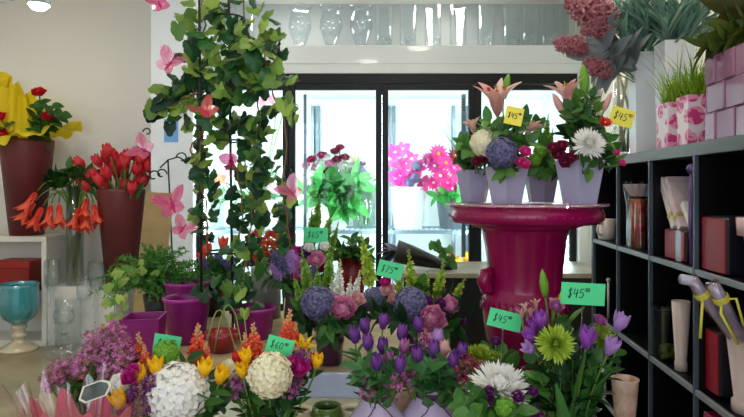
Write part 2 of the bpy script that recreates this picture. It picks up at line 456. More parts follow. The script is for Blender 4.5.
def price_card(px, py, Y, wpx, hpx, tilt, txt, label, base, mat=None, yaw=0., fs=.42, cents='00'):
    c = P(px, py, Y); w = wpx/F*Y; h = hpx/F*Y; base = Vector(base)
    root = thing('price_card', label, 'price card', base)
    M = Matrix.Translation(c-base) @ Matrix.Rotation(yaw, 4, 'Z') @ Matrix.Rotation(tilt, 4, 'Y')
    b = MB(); b.box((-w/2, -.0006, -h/2), (w/2, .0006, h/2), 0, .0002, M=M); b.build('card', mat or GREEN_CARD, root)
    t = MB(); x = strokes(t, '$'+txt, -w*.36, -h*fs*.45, h*fs, -.0012, h*.022)
    strokes(t, cents, x+h*.03, h*.1, h*fs*.42, -.0012, h*.018)
    t2 = MB(); t2.join(t, M); t2.build('writing', INK, root)
    k = MB(); top = M @ Vector((0, .002, -h*.3))
    k.tube([(0, 0, 0), top*.6+Vector((0, 0, 0)), top], .002, 5)
    for sx in (-1, 1): k.tube([top, M @ Vector((sx*w*.08, .002, -h*.1)), M @ Vector((sx*w*.1, .002, h*.05))], .0016, 4)
    k.build('pick', CLEAR, root)
    return root
# ================================================================== the setting
WALL = plain('wall_paint', '#f2efe6', .6, c2='#f5f3ec', scale=1.2)
WALLG = plain('wall_paint_grey', '#a9b3b8', .6, c2='#b1babe', scale=1.5)
PANEL = plain('white_panel', '#e3eaf2', .4)
CEIL = plain('ceiling_paint', '#efefec', .8)
def floor_mat():
    m, nt, out = newmat('floor_finish')
    p = nt.nodes.new('ShaderNodeBsdfPrincipled'); pset(p, Roughness=.38)
    tc = nt.nodes.new('ShaderNodeTexCoord')
    n = nt.nodes.new('ShaderNodeTexNoise'); n.inputs['Scale'].default_value = 2.2; n.inputs['Detail'].default_value = 6
    nt.links.new(tc.outputs['Object'], n.inputs['Vector'])
    nt.links.new(ramp2(nt, n.outputs['Fac'], '#8f8162', '#b0a486', .35, .7), p.inputs['Base Color'])
    b = nt.nodes.new('ShaderNodeBump'); b.inputs['Strength'].default_value = .08; nt.links.new(n.outputs['Fac'], b.inputs['Height']); nt.links.new(b.outputs[0], p.inputs['Normal'])
    nt.links.new(p.outputs[0], out.inputs[0]); return m
struct('floor', MB().box((-4.3, -1.9, -.06), (2.6, 6.3, 0)), floor_mat())
struct('ceiling', MB().box((-4.3, -1.9, 3.2), (2.6, 6.3, 3.26)), CEIL)
struct('wall_back', MB().box((-4.2, 5.6, 0), (-1.86, 5.7, 3.2)), WALL)
struct('wall_left', MB().box((-4.3, -1.9, 0), (-4.2, 5.7, 3.2)), WALL)
struct('wall_pillar', MB().box((-1.86, 5.0, 0), (-1.505, 6.2, 3.2)), PANEL)
struct('wall_rear', MB().box((-1.5, 6.0, 0), (2.6, 6.1, 3.2)), WALLG)
struct('baseboard_back', MB().box((-4.2, 5.585, 0), (-1.87, 5.599, .09), 0, .003), plain('baseboard_paint', '#e6e1d4', .5))
# storefront wall behind the camera, with an unseen window added to let in daylight
fw = MB()
for a, b in (((-4.2, -1.9, 0), (2.6, -1.8, .5)), ((-4.2, -1.9, 2.7), (2.6, -1.8, 3.2)), ((-4.2, -1.9, .5), (-3.2, -1.8, 2.7)), ((1.2, -1.9, .5), (2.6, -1.8, 2.7))): fw.box(a, b)
struct('wall_front', fw, WALL)
wn = MB()
for x in (-3.2, -1.75, -.3, 1.14): wn.box((x, -1.88, .5), (x+.06, -1.82, 2.7))
for z in (.5, 2.64): wn.box((-3.2, -1.88, z), (1.2, -1.82, z+.06))
struct('added_window_1', wn, plain('window_frame_metal', '#3b3d40', .4, .6))
# right wall runs along the shelf
ANG = -math.atan(.0892); OX = .83
def SH(v, u, z): return Matrix.Translation((OX, 0, 0)) @ Matrix.Rotation(ANG, 4, 'Z') @ Vector((v, u, z))
wr = MB(); wr.box((.62, -1.9, 0), (.72, 6.3, 3.2), M=Matrix.Translation((OX, 0, 0)) @ Matrix.Rotation(ANG, 4, 'Z'))
struct('wall_right', wr, plain('wall_right_paint', '#ece4cf', .6, c2='#f1ead8', scale=1.))
struct('trim_1', MB().box((1.72, 4.93, 0), (1.80, 5.0, 2.3), 0, .006).box((1.80, 4.95, 0), (1.84, 5.0, 2.3), 0, .004), plain('white_trim', '#e9eeee', .35))
# ------------------------------------------------------------------ display cooler
BLACK = plain('black_frame', '#080a0f', .4, spec=.3)
WHITEIN = plain('cooler_lining', '#eef8f8', .45)
TUBE = emitm('cooler_tube_light', '#eafcff', 62)
GLASS = glassm('door_glass', '#fbffff', .02, .03, .5)
cool = thing('display_cooler', 'long glass-door flower cooler with black frames, brightly lit inside, along the back wall', 'cooler', (.165, 5.0, 0))
def cp(name, mb, m, par=cool, off=Vector((.165, 5.0, 0))):
    for i, v in enumerate(mb.v): mb.v[i] = (v[0]-off.x, v[1]-off.y, v[2]-off.z)
    return mb.build(name, m, par)
X0, X1 = -1.5, 1.72
sh = MB()
sh.box((X0, 5.0, 0), (X1, 5.95, .28), 1); sh.box((X0, 5.06, 2.22), (X1, 5.95, 2.30)); sh.box((X0, 5.9, .28), (X1, 5.95, 2.22))
sh.box((X0, 5.08, .28), (X0+.03, 5.9, 2.22)); sh.box((X1-.03, 5.08, .28), (X1, 5.9, 2.22)); sh.box((X0+.03, 5.1, .28), (X1-.03, 5.9, .31))
cp('cabinet', sh, [WHITEIN, BLACK])
hd = MB().box((X0, 4.99, 2.30), (X1+.11, 5.97, 2.54), 0, .006); hd.box((X0, 4.984, 2.385), (X1+.11, 4.992, 2.391))
cp('header_panel', hd, plain('header_white', '#d9dedf', .22, coat=.3))
tf = MB().box((X0, 4.98, 2.215), (X1+.02, 5.06, 2.30), 0, .005); cp('top_rail', tf, BLACK)
dx = [(p-CX)/F*5 for p in (197, 289, 382, 475, 576)]
for i in range(4):
    a, b = dx[i]+.0005, dx[i+1]-.0005
    fr = MB(); w = .052
    for q in (((a, 4.985, .3), (a+w, 5.04, 2.21)), ((b-w, 4.985, .3), (b, 5.04, 2.21)), ((a+w, 4.985, .3), (b-w, 5.04, .36)), ((a+w, 4.985, 2.165), (b-w, 5.04, 2.21))): fr.box(*q, 0, .004)
    d = cp('door', fr, BLACK)
    cp('glass_pane', MB().box((a+w, 5.01, .36), (b-w, 5.016, 2.165)), GLASS, d)
    h = MB().tube([(b-.026, 4.985, 1.0), (b-.026, 4.945, 1.02), (b-.026, 4.945, 1.5), (b-.026, 4.985, 1.52)], .009, 8) if i % 2 == 0 else MB().tube([(a+.026, 4.985, 1.0), (a+.026, 4.945, 1.02), (a+.026, 4.945, 1.5), (a+.026, 4.985, 1.52)], .009, 8)
    cp('handle', h, plain('handle_metal', '#30343a', .25, .8), d)
for x in dx:
    xx = min(max(x, X0+.05), X1-.032)
    t = MB(); t.tube([(xx, 5.11, .42), (xx, 5.11, 2.14)], .013, 8); cp('light_tube', t, TUBE)
st = MB()
for x in (-.60, -.55, .145, .79, .2, .93): st.box((x, 5.84, .4), (x+.03, 5.9, 2.15))
st.box((.765, 5.07, .75), (.80, 5.09, 2.14)); st.box((-.585, 5.07, .75), (-.56, 5.09, 2.14))
cp('shelf_standard', st, plain('steel_standard', '#6f7f8a', .3, .6))
mk = MB()
for k in range(5): mk.box((.768, 5.064, 2.0+.022*k), (.797, 5.07, 2.014+.022*k))
cp('marking', mk, INK)
for z, nm in ((.955, 'wire_shelf'), (.50, 'wire_shelf')):
    ws = MB(); ws.box((X0+.04, 5.22, z-.018), (X1-.04, 5.235, z+.012)); ws.box((X0+.04, 5.83, z-.01), (X1-.04, 5.845, z+.01))
    for k in range(64):
        x = X0+.05+(X1-X0-.1)*k/63; ws.box((x, 5.23, z-.003), (x+.007, 5.835, z+.003))
    cp(nm, ws, plain('shelf_wire', '#8fa6b4', .35, .5))
wm = MB()
x = strokes(wm, '-JBLA', (256-CX)/F*4.98, EYE+(HY-263.5)/F*4.98, .05, 4.976, .0045, .0, .78)
bk = MB().box(((250-CX)/F*4.98, 4.979, EYE+(HY-267)/F*4.98), ((281-CX)/F*4.98, 4.985, EYE+(HY-252)/F*4.98))
# the badge hangs on the wrap-around sign strip across the doors
sgn = thing('sign_strip', 'narrow black strip with white block letters below the rust dried flowers', 'sign', ((265-CX)/F*4.98, 4.985, EYE+(HY-267)/F*4.98))
off = Vector(sgn.location); cp('backing', bk, BLACK, sgn, off); cp('lettering', wm, plain('white_letter', '#f4f6f4', .5), sgn, off)
# ------------------------------------------------------------------ glassware on the cooler top
GL = glassm('clear_glass', '#fafdfe', .02, .05, .42); GLB = glassm('bubbled_glass', '#f6fbfc', .05, .12, .8)
GBASE = plain('vase_foot_ring', '#4c555c', .25, .3)
ZT = 2.541
def hour(h=.40, r=.105):
    return [(r*.48, .0), (r*.5, .03), (r*.42, .05), (r*.75, .14), (r*.98, .22), (r*.9, .29), (r*.72, .34), (r*.8, .38), (r*1.0, h), (r*.97, h), (r*.76, .378), (r*.68, .34), (r*.86, .29), (r*.94, .22), (r*.7, .142), (r*.36, .056), (0, .05)]
big = None
for px in (300, 331, 361):
    o = thing('hourglass_vase', None, 'vase', P(px, 0, 5.25).xy.to_3d()+Vector((0, 0, ZT)))
    b = MB(); b.lathe(hour(), 28, caps=False); b.build('body', GL, o)
    b = MB(); b.lathe([(.0, -.0), (.05, 0), (.052, .028), (.046, .03), (0, .03)], 20); b.build('foot', GBASE, o)
    REG.append((o, px, 'clear hourglass glass vase', 'clear hourglass glass vases', 'on top of the cooler'))
tall = [204, 225, 246, 384, 408, 433, 458, 486, 511, 530, 549, 567, 585]
for i, px in enumerate(tall):
    o = thing('cylinder_vase', None, 'vase', P(px, 0, 5.3).xy.to_3d()+Vector((0, 0, ZT)))
    h = .42; r = .075
    b = MB(); b.lathe([(r, 0), (r, h), (r-.006, h), (r-.006, .02), (0, .02)], 24, caps=False); b.build('body', GL, o)
    b = MB()
    for k in range(26):
        a = k*2.4; rr_ = (r-.016)*math.sqrt(R.random()); b.ball((rr_*math.cos(a), rr_*math.sin(a), .035+.10*R.random()), R.uniform(.008, .015), 6, 5)
    b.build('glass_beads', GLB, o)
    tag(b and o.children[-1], None, None, None, 'stuff')
    REG.append((o, px, 'tall clear cylinder vase with glass beads', 'tall clear bead-filled cylinder vases', 'on cooler top' if px > 300 else 'on cooler top behind ivy'))
# blue paper on pillar
tag(MB().box((P(164, 0, 4.995).x, 4.996, P(0, 142, 4.99).z), (P(178, 0, 4.995).x, 5.001, P(0, 119, 4.99).z)).build('paper_notice', plain('blue_paper', '#6fa6e0', .6)), 'small light blue paper notice on the white pillar left of cooler', 'notice')
# scrolled iron on pillar
ir = MB()
for (cx, cy, s, sg) in ((160, 176, .05, 1), (167, 174, .045, 1), (176, 158, .05, -1), (143, 132, .035, -1)):
    c = P(cx, cy, 4.8); pts = []
    for k in range(24):
        a = k/23*5.2; r = s*(1-.6*k/23); pts.append(c+Vector((sg*(r*math.cos(a)-s), 0, r*math.sin(a))))
    ir.tube(pts, .006, 5)
ir.tube([P(160, 168, 4.8), P(168, 160, 4.8), P(178, 157, 4.8), P(192, 164, 4.8)], .006, 5); ir.tube([P(172, 250, 4.8), P(170, 200, 4.8), P(168, 160, 4.8)], .007, 5)
ir.tube([P(172, 250, 4.8), Vector((P(172, 0, 4.8).x, 4.9, 0))], .007, 5); ir.lathe([(0, 0), (.09, 0), (.09, .012), (0, .014)], 20, M=Matrix.Translation((P(172, 0, 4.8).x, 4.9, 0)))
tag(ir.build('scroll_stand', plain('wrought_iron', '#17161a', .45, .4)), 'black wrought iron scroll stand in front of the white pillar', 'stand')
# ------------------------------------------------------------------ lamps
def spot(px, py, Y, on, lab):
    p = P(px, py, Y); o = thing('spotlight', lab, 'lamp', p)
    b = MB(); b.tube([(0, .05, .10), (0, .05, 3.2-p.z)], .01, 8); b.lathe([(0, 3.17-p.z), (.05, 3.17-p.z), (.05, 3.2-p.z), (0, 3.2-p.z)], 16, M=Matrix.Translation((0, .05, 0))); b.build('stem', plain('lamp_grey', '#b9bbbd', .4, .3), o)
    b = MB(); b.lathe([(.03, .14), (.06, .1), (.075, .0), (.068, .0), (.05, .1), (0, .125)], 20); b.build('shade', plain('lamp_grey', '#b9bbbd', .4, .3), o)
    b = MB(); b.ball((0, 0, .0), .052, 14, 10, sc=(1.2, 1, .75)); b.build('bulb', emitm('bulb_on', '#fff3dc', 45) if on else plain('bulb_off', '#d8d8dc', .2), o)
spot(39, 5, 4.0, True, 'lit ceiling spotlight glowing against the cream wall at top left')
spot(3, -2, 4.4, False, 'unlit grey ceiling spotlight at the top left corner')
DIFF = emitm('unseen_ceiling_diffuser', '#fff6e6', 26)
for (x, y) in ((-.06, 1.5), (-2.6, 2.6), (-2.2, .2), (1.0, .2), (.35, 3.7), (-2.9, 4.0), (-.9, 4.1), (.6, 2.3), (-.75, 5.45), (.7, 5.45)):  # unseen lights, most added to brighten walls, header and cooler-top vases
    o = thing('unseen_ceiling_light', None, 'ceiling light', (x, y, 3.2))
    b = MB(); b.lathe([(.17, 0), (.17, -.03), (.15, -.05), (.15, -.02), (0, -.02)], 28, caps=False); b.build('frame', plain('lamp_white', '#eeeeee', .4), o)
    b = MB(); b.lathe([(0, -.03), (.149, -.03), (.14, -.06), (0, -.075)], 28); b.build('diffuser', DIFF, o)
    REG.append((o, (x+4)*100, 'round white ceiling light', 'round white ceiling lights', 'unseen above the shop floor'))
# ------------------------------------------------------------------ black cube shelf at right
BB = plain('black_brown_laminate', '#070709', .4, spec=.25); EDGE = plain('shelf_edge', '#8b9296', .35, .2)
shelf = thing('cube_shelf', 'large black cube shelf with pale edges along the right wall', 'shelf', (OX, 0, 0), ANG)
US = [.73, 1.10, 1.47, 1.84, 2.21, 2.58, 2.955]; ZS = [0.02, .355, .72, 1.09]
D = .39
MB().box((.012, US[0]-.03, 1.44), (D, US[-1]+.03, 1.48)).build('top_board', BB, shelf)
MB().box((0, US[0]-.03, 1.44), (.012, US[-1]+.03, 1.48), 0, .001).build('top_edge', plain('top_edge_grey', '#6d7474', .4, .2), shelf)
MB().box((D, US[0], .02), (D+.008, US[-1], 1.46)).build('back_panel', BB, shelf)
for z in ZS:
    MB().box((.012, US[0], z-.018), (D, US[-1], z)).build('shelf_board', BB, shelf)
    MB().box((0, US[0], z-.018), (.012, US[-1], z), 0, .001).build('board_edge', EDGE, shelf)
for i, u in enumerate(US):
    t = .013 if 0 < i < 6 else .03
    for z0, z1 in zip(ZS, ZS[1:]+[1.458]):
        pass
    MB().box((.012, u-t/2, .02), (D, u+t/2, 1.44)).build('divider' if 0 < i < 6 else 'side_panel', BB, shelf)
    MB().box((-.001, u-t/2, .02), (.012, u+t/2, 1.44), 0, .001).build('divider_edge', plain('divider_edge_grey', '#4a5560', .35, .2), shelf)
def on_shelf(name, lab, cat, v, u, z, rz=0.):
    p = SH(v, u, z); return thing(name, lab, cat, p, ANG+rz)
# ------------------------------------------------------------------ tables
WOOD = plain('pale_wood', '#b8a884', .55, c2='#9c8a66', scale=14, detail=5)
APRON = plain('pale_blue_board', '#bfcbe2', .5, c2='#c9d4e8', scale=3)
LEGM = plain('dark_leg', '#1b1815', .5)
tb = thing('display_table', 'pale wood display table with a light blue front board under the middle arrangements', 'table', (-.425, 2.45, 0))
def tp(nm, a, b, m, bev=.003): return MB().box(tuple(a[i]-(-.425, 2.45, 0)[i] for i in range(3)), tuple(b[i]-(-.425, 2.45, 0)[i] for i in range(3)), 0, bev).build(nm, m, tb)
tp('tabletop', (-1.03, 1.97, .705), (.30, 2.95, .73), WOOD)
tp('front_board', (-.62, 1.952, .648), (-.02, 1.969, .731), APRON)
for x in (-1.01, .24):
    for y in (1.99, 2.89): tp('leg', (x, y, 0), (x+.04, y+.04, .705), LEGM)
bn = thing('display_bench', 'low dark front bench carrying the bouquets closest to the viewer', 'bench', (-.05, 1.6, 0))
for nm, a, b, m in (('benchtop', (-1.1, -.36, .47), (1.0, .33, .50), WOOD),) : MB().box(a, b, 0, .003).build(nm, m, bn)
for x in (-1.08, .92):
    for y in (-.34, .27): MB().box((x, y, 0), (x+.05, y+.05, .47), 0, .002).build('leg', LEGM, bn)
pl = MB().box((-.23, -.19, 0), (.23, .19, .55), 0, .004); po = pl.build('plinth', LEGM, None, (.545, 2.16, 0)); tag(po, 'dark square plinth under the tall magenta urn', 'plinth')
ct = thing('counter', 'low black counter with pale top in front of the cooler', 'counter', (.95, 4.55, 0))
MB().box((-.72, -.3, 0), (.72, .3, .70), 0, .004).build('body', plain('black_counter', '#08090b', .4), ct); MB().box((-.78, -.34, .70), (.76, .34, .735), 0, .004).build('worktop', plain('counter_top', '#a59c8c', .4, c2='#8d8576', scale=6), ct)
wr = thing('wrapped_bouquet', 'black paper wrapped bouquet lying on the counter by the cooler door', 'bouquet', P(418, 263, 4.3).xy.to_3d()+Vector((0, 0, .735)))
a = P(396, 251, 4.3)-wr.location; b_ = P(446, 265.5, 4.3)-wr.location
w = MB(); w.tube([a, a.lerp(b_, .3), a.lerp(b_, .7), b_], [.085, .075, .05, .03], 12)
w.build('paper_wrap', plain('black_wrap', '#15161a', .3), wr)
w = MB()
for k in range(5): w.petal(.14, .08, rad(60+15*k), rad(20), .1, PI+rad(-50+25*k), 'lance', 4, 2, M=Matrix.Translation(a))
w.build('paper_edge', plain('wrap_edge', '#34363c', .4), wr)
# ------------------------------------------------------------------ magenta urn
MAG = plain('magenta_glaze', '#84073f', .25, c2='#960d50', scale=5, coat=.2, spec=.35)
UC = Vector((.545, 2.12, .55))
urn = thing('urn', 'tall glossy magenta urn with ornate rim carrying the lavender flower pots', 'urn', UC)
b = MB(); b.lathe([(0, 0), (.125, 0), (.13, .02), (.12, .045), (.075, .07), (.06, .11), (.07, .15), (.10, .20), (.135, .25), (.146, .31), (.150, .36), (.146, .40), (.130, .425), (.128, .44), (.130, .50), (.138, .57), (.149, .63), (.160, .668), (.20, .675), (.20, .66), (.14, .64)], 56, caps=False)
b.build('body', MAG, urn)
b = MB(); b.lathe([(.19, .662), (.252, .668), (.266, .68), (.268, .70), (.262, .72), (.25, .727), (.15, .727), (.15, .70)], 64, caps=False); rim = b.build('rim', MAG, urn)
b = MB()
for k in range(56):
    a = 2*PI*k/56; c = Vector((.264*math.cos(a), .264*math.sin(a), .694)); b.ball(c, .0075, 6, 5, sc=(.7, .7, 1.1)); 
    b.ball((.255*math.cos(a+.05), .255*math.sin(a+.05), .722), .005, 6, 4)
b.build('egg_moulding', MAG, rim)
b = MB()
for k in range(36):
    a = 2*PI*k/36
    b.ball((.147*math.cos(a), .147*math.sin(a), .396), .007, 6, 5, sc=(.8, .8, .7)); b.petal(.035, .018, rad(160), rad(20), .1, a, 'ov', 3, 2, r0=.150, z0=.392)
b.build('leaf_moulding', MAG, urn)
for sg in (1, -1):
    d = Vector((-.80*sg, -.25*sg if sg > 0 else .6, 0)).normalized()
    b = MB(); b.tube([d*.13+Vector((0, 0, .43)), d*.152+Vector((0, 0, .438)), d*.160+Vector((0, 0, .465)), d*.154+Vector((0, 0, .49)), d*.128+Vector((0, 0, .50))], [.018, .024, .027, .024, .016], 10); b.build('handle', MAG, urn)
gt = MB(); gt.lathe([(0, .0), (.28, 0), (.282, .004), (.28, .008), (0, .008)], 64)
go = gt.build('glass_tray', glassm('tray_glass', '#f6dbe4', .05, .10, .7, ('#e58aa6', .35)), None, UC+Vector((0, 0, .7275))); tag(go, 'round pink-tinted glass tray lying on the magenta urn', 'tray')
TRAYZ = UC.z+.7365
# lavender hexagonal pots
LAV = plain('lavender_glaze', '#a9a6c2', .3, c2='#b2afca', scale=4, coat=.3); SOIL = plain('floral_foam', '#2c3320', .9)
def hexpot(px, Y, r, h, lab, rz=.3, z=TRAYZ):
    p = P(px, 0, Y); p.z = z
    o = thing('hexagonal_pot', lab, 'flower pot', p, rz)
    b = MB(); b.lathe([(0, 0), (r*.68, 0), (r*.97, h*.9), (r*1.02, h), (r*.94, h), (r*.88, h*.86), (0, h*.86)], 6, smooth=False, caps=False); b.build('body', LAV, o)
    b = MB(); b.lathe([(0, h*.87), (r*.87, h*.87), (r*.7, h*.97), (0, h*1.02)], 6, smooth=False, caps=False); b.build('floral_foam', SOIL, o)
    return p+Vector((0, 0, h*.8))
HP = [hexpot(474, 2.24, .07, .12, 'lavender hexagonal pot furthest left on the urn, half hidden behind another', .1),
      hexpot(507, 2.04, .083, .125, 'lavender hexagonal pot left of centre at the front of the urn tray', .26),
      hexpot(541, 2.28, .07, .12, 'shaded lavender hexagonal pot at the back of the urn tray', .5),
      hexpot(580, 2.0, .09, .145, 'largest lavender hexagonal pot, at the right end of the urn tray', .15)]
# camera, light, view
cam = bpy.data.cameras.new('camera'); co = bpy.data.objects.new('camera', cam); C.objects.link(co)
co.location = (0, 0, EYE); co.rotation_euler = (PI/2, 0, 0); cam.sensor_width = 36; cam.lens = F/744*36; cam.shift_y = -(208.5-HY)/744; cam.clip_start = .05
sc = bpy.context.scene; sc.camera = co
def area(name, loc, rot, sx, sy, power, col):
    l = bpy.data.lights.new(name, 'AREA'); l.shape = 'RECTANGLE'; l.size = sx; l.size_y = sy; l.energy = power; l.color = lin(col) if isinstance(col, str) else col
    o = bpy.data.objects.new(name, l); C.objects.link(o); o.location = loc; o.rotation_euler = rot; return o
area('added_daylight', (-1.0, -1.95, 1.6), (rad(90), 0, 0), 4.3, 2.1, 55, '#eaf2ff')  # added fill light outside the unseen storefront window
w = bpy.data.worlds.new('world'); sc.world = w; w.use_nodes = True
w.node_tree.nodes['Background'].inputs[0].default_value = (.75, .85, 1, 1); w.node_tree.nodes['Background'].inputs[1].default_value = .6
vs = sc.view_settings; vs.view_transform = 'Standard'; vs.look = 'None'; vs.gamma = 1; vs.use_curve_mapping = False; vs.exposure = .32
cy = sc.cycles; cy.max_bounces = 10; cy.transparent_max_bounces = 24; cy.diffuse_bounces = 4; cy.glossy_bounces = 4; cy.caustics_reflective = False; cy.caustics_refractive = False; cy.sample_clamp_indirect = 6; cy.use_denoising = True
# ================================================================== containers
def jit(p, r=.015, dz=0): return Vector(p)+Vector((R.uniform(-r, r), R.uniform(-r, r), dz))
def lathe_thing(name, lab, cat, px, Y, z, prof, mat, n=32, part='body', cap=False, smooth=True, rz=0., group=None):
    p = P(px, 0, Y); p.z = z
    o = thing(name, lab, cat, p, rz, group); b = MB(); b.lathe(prof, n, caps=cap, smooth=smooth); b.build(part, mat, o); return o
def cup(r0, r1, h, t=.005): return [(0, 0), (r0, 0), (r1, h), (r1-t, h), (r0-t, t), (0, t)]
LAVV = plain('lavender_vase_glaze', '#b7a8c6', .25, c2='#c6b9d2', scale=5, coat=.4)
TWINE = plain('plum_twine', '#5c3350', .6)
MAGP = plain('magenta_pot', '#7c0e66', .35, c2='#88176f', scale=4)
PURP = plain('purple_glass', '#4b2348', .2, coat=.5, c2='#5a2c56', scale=4)
WATERG = glassm('vase_glass', '#eaf5ee', .03, .07, .7)
ZT_, ZB = .731, .501
# --- left front bouquet A
oA = lathe_thing('flower_vase', 'clear glass vase holding the left front bouquet with white hydrangea', 'vase', 168, 1.6, ZB, cup(.045, .055, .19), WATERG); bA = oA.location+Vector((0, 0, .04)); LA = 'in the left front bouquet'
flower('hydrangea', 'white', 177, 394, 1.5, .082, jit(bA), LA, axis=(0, -.8, .6), look='big white hydrangea head')
for x, y, Y in ((156, 368, 1.5), (139, 376, 1.48), (119, 401, 1.45), (205, 369, 1.52), (221, 376, 1.52)): flower('open_tulip', 'yellow', x, y, Y, .052, jit(bA), LA, look='yellow tulip', plural='yellow tulips', leaves=1, name='tulip')
for x, y, Y, s in ((141, 356, 1.68, .14), (197, 348, 1.68, .15), (146, 362, 1.62, .10), (205, 358, 1.64, .10)): flower('snapdragon', 'coral', x, y, Y, s, jit(bA), LA, axis=(.1*(x-170)/30, -.1, 1), look='coral red snapdragon', plural='coral red snapdragons')
flower('hydrangea', 'green', 166, 353, 1.56, .036, jit(bA), LA, look='small bright green hydrangea', axis=(0, -.5, .8))
flower('rose', 'white', 121, 385, 1.5, .034, jit(bA), LA, look='white rose'); flower('rose', 'cream', 128, 377, 1.55, .026, jit(bA), LA, look='small cream rose')
for x, y, s in ((130, 378, .024), (129, 408, .03), (133, 371, .02)): flower('rose', 'magenta', x, y, 1.46, s, jit(bA), LA, look='magenta stock bloom', plural='magenta stock blooms', name='stock', cat='stock')
for x, y in ((137, 393), (144, 403), (133, 414), (150, 385)): spray(x, y, 1.46, jit(bA), LA, 'plum', 40, .028, 'plum statice spray', .009, 'statice')
for x, y, Y, n in ((212, 392, 1.5, 14), (205, 402, 1.48, 14), (150, 378, 1.55, 12), (190, 360, 1.6, 12), (130, 392, 1.55, 12), (222, 402, 1.5, 12), (162, 368, 1.6, 10), (210, 378, 1.6, 12), (126, 367, 1.62, 9)): leafy(x, y, Y, jit(bA), LA, n, .062, .032, G_DARK if R.random() < .5 else G_LEAF)
# --- glass vase with pink ribbon B
oB = lathe_thing('flower_vase', 'clear glass vase tied with a pink ribbon, full of stems', 'vase', 268, 1.66, ZB, cup(.034, .042, .245, .003), WATERG); bB = oB.location+Vector((0, 0, .03)); LB = 'in the glass vase with pink ribbon'
b = MB(); b.lathe([(.0425, .205), (.0435, .207), (.0435, .217), (.0425, .219)], 28, caps=False); b.box((-.02, -.046, .200), (.02, -.043, .215), 0, .001); b.build('ribbon', plain('pink_ribbon', '#d3206f', .4), oB)
flower('hydrangea', 'cream', 270, 375, 1.52, .060, jit(bB), LB, axis=(.1, -.75, .65), look='round creamy white hydrangea head')
flower('hydrangea', 'cream', 231, 371, 1.66, .036, jit(bB), LB, axis=(-.3, -.7, .6), look='small cream hydrangea at far left')
for x, y, Y in ((246, 357, 1.55), (242, 371, 1.54), (317, 362, 1.6)): flower('open_tulip', 'yellow', x, y, Y, .044, jit(bB), LB, look='yellow tulip', plural='yellow tulips', name='tulip', leaves=1)
flower('lily', 'yellow', 303, 350, 1.66, .045, jit(bB), LB, axis=(.1, -.5, .8), look='yellow lily')
for x, y, s in ((255, 346, .14), (247, 352, .12), (288, 334, .15), (294, 340, .11)): flower('snapdragon', 'coral', x, y, 1.7, s, jit(bB), LB, axis=(.15*(x-268)/30, -.1, 1), look='coral snapdragon', plural='coral snapdragons')
for x, y in ((237, 358), (310, 360)): flower('tulip', 'red', x, y, 1.62, .04, jit(bB), LB, look='red tulip')
for x, y, s in ((300, 368, .032), (293, 362, .02)): flower('rose', 'magenta', x, y, 1.56, s, jit(bB), LB, look='magenta carnation', plural='magenta carnations', name='carnation')
for x, y, c in ((301, 357, 'plum'), (291, 390, 'pinkpurple'), (240, 380, 'plum'), (236, 388, 'pinkpurple'), (296, 381, 'plum')): spray(x, y, 1.58, jit(bB), LB, c, 36, .028, 'plum waxflower spray', .009)
for x, y, Y, n in ((300, 384, 1.6, 12), (243, 386, 1.58, 14), (255, 392, 1.55, 12), (285, 395, 1.56, 12), (312, 372, 1.64, 10), (225, 384, 1.6, 12), (262, 356, 1.72, 10), (276, 348, 1.72, 10), (310, 340, 1.75, 9)): leafy(x, y, Y, jit(bB), LB, n, .055, .028, G_DARK if R.random() < .5 else G_LEAF)
for k, (x, y, xe) in enumerate(((228, 338, 205), (236, 330, 214), (285, 312, 300), (243, 322, 258))):
    t = thing('bear_grass', None, 'grass', jit(bB)); a = P(x, y-14, 1.8)-t.location; e = P(xe, 352, 1.75)-t.location
    g = MB(); pts = [Vector((0, 0, 0)).lerp(a, i/6) for i in range(7)] if k > 1 else [Vector((0, 0, 0)).lerp(a, i/6)+Vector((0, 0, .03*math.sin(PI*i/6))) for i in range(7)]+[a.lerp(e, i/6)+Vector((0, 0, .08*math.sin(PI*i/6))) for i in range(1, 7)]
    g.tube(pts, [.0022]*len(pts), 4); g.build('blade', petalm('bear_grass_green', '#6f8a3a', '#98a858', .4, .1), t); REG.append((t, x, 'arching bear grass blade', 'arching bear grass blades', LB))
# --- purple pot C
oC = lathe_thing('purple_pot', 'dark purple ribbed glass pot on the table edge behind the pale blue board', 'flower pot', 330, 2.07, ZT_, [(0, 0), (.042, 0), (.052, .125), (.056, .14), (.051, .14), (.046, .12), (0, .12)], PURP); bC = oC.location+Vector((0, 0, .1)); LC = 'in the dark purple pot'
b = MB(); b.lathe([(.0487, .07), (.051, .076), (.0515, .086), (.05, .09)], 32, caps=False); b.build('band', PURP, oC)
flower('hydrangea', 'blue', 318, 303, 2.0, .062, jit(bC), LC, look='grey-blue hydrangea head'); flower('peony', 'pink', 343, 309, 1.98, .048, jit(bC), LC, look='pink peony')
flower('rose', 'palepink', 358, 300, 2.05, .03, jit(bC), LC, look='pale pink rose'); flower('rose', 'plum', 320, 322, 1.98, .018, jit(bC), LC, look='small plum rosebud')
for x, y, s, Y in ((306, 275, .22, 2.2), (329, 268, .2, 2.2), (318, 284, .16, 2.15), (313, 291, .14, 2.1), (297, 288, .12, 2.1)): flower('bells_of_ireland', 'lime', x, y, Y, s, jit(bC), LC, axis=((x-325)/120, -.05, 1), look='green bells of ireland spike', plural='green bells of ireland spikes')
for x, y, s in ((339, 281, .17), (332, 292, .12), (349, 292, .12), (357, 285, .12)): flower('snapdragon', 'white', x, y, 2.15, s, jit(bC), LC, axis=((x-330)/130, -.05, 1), look='white stock spike', plural='white stock spikes', name='stock', cat='stock')
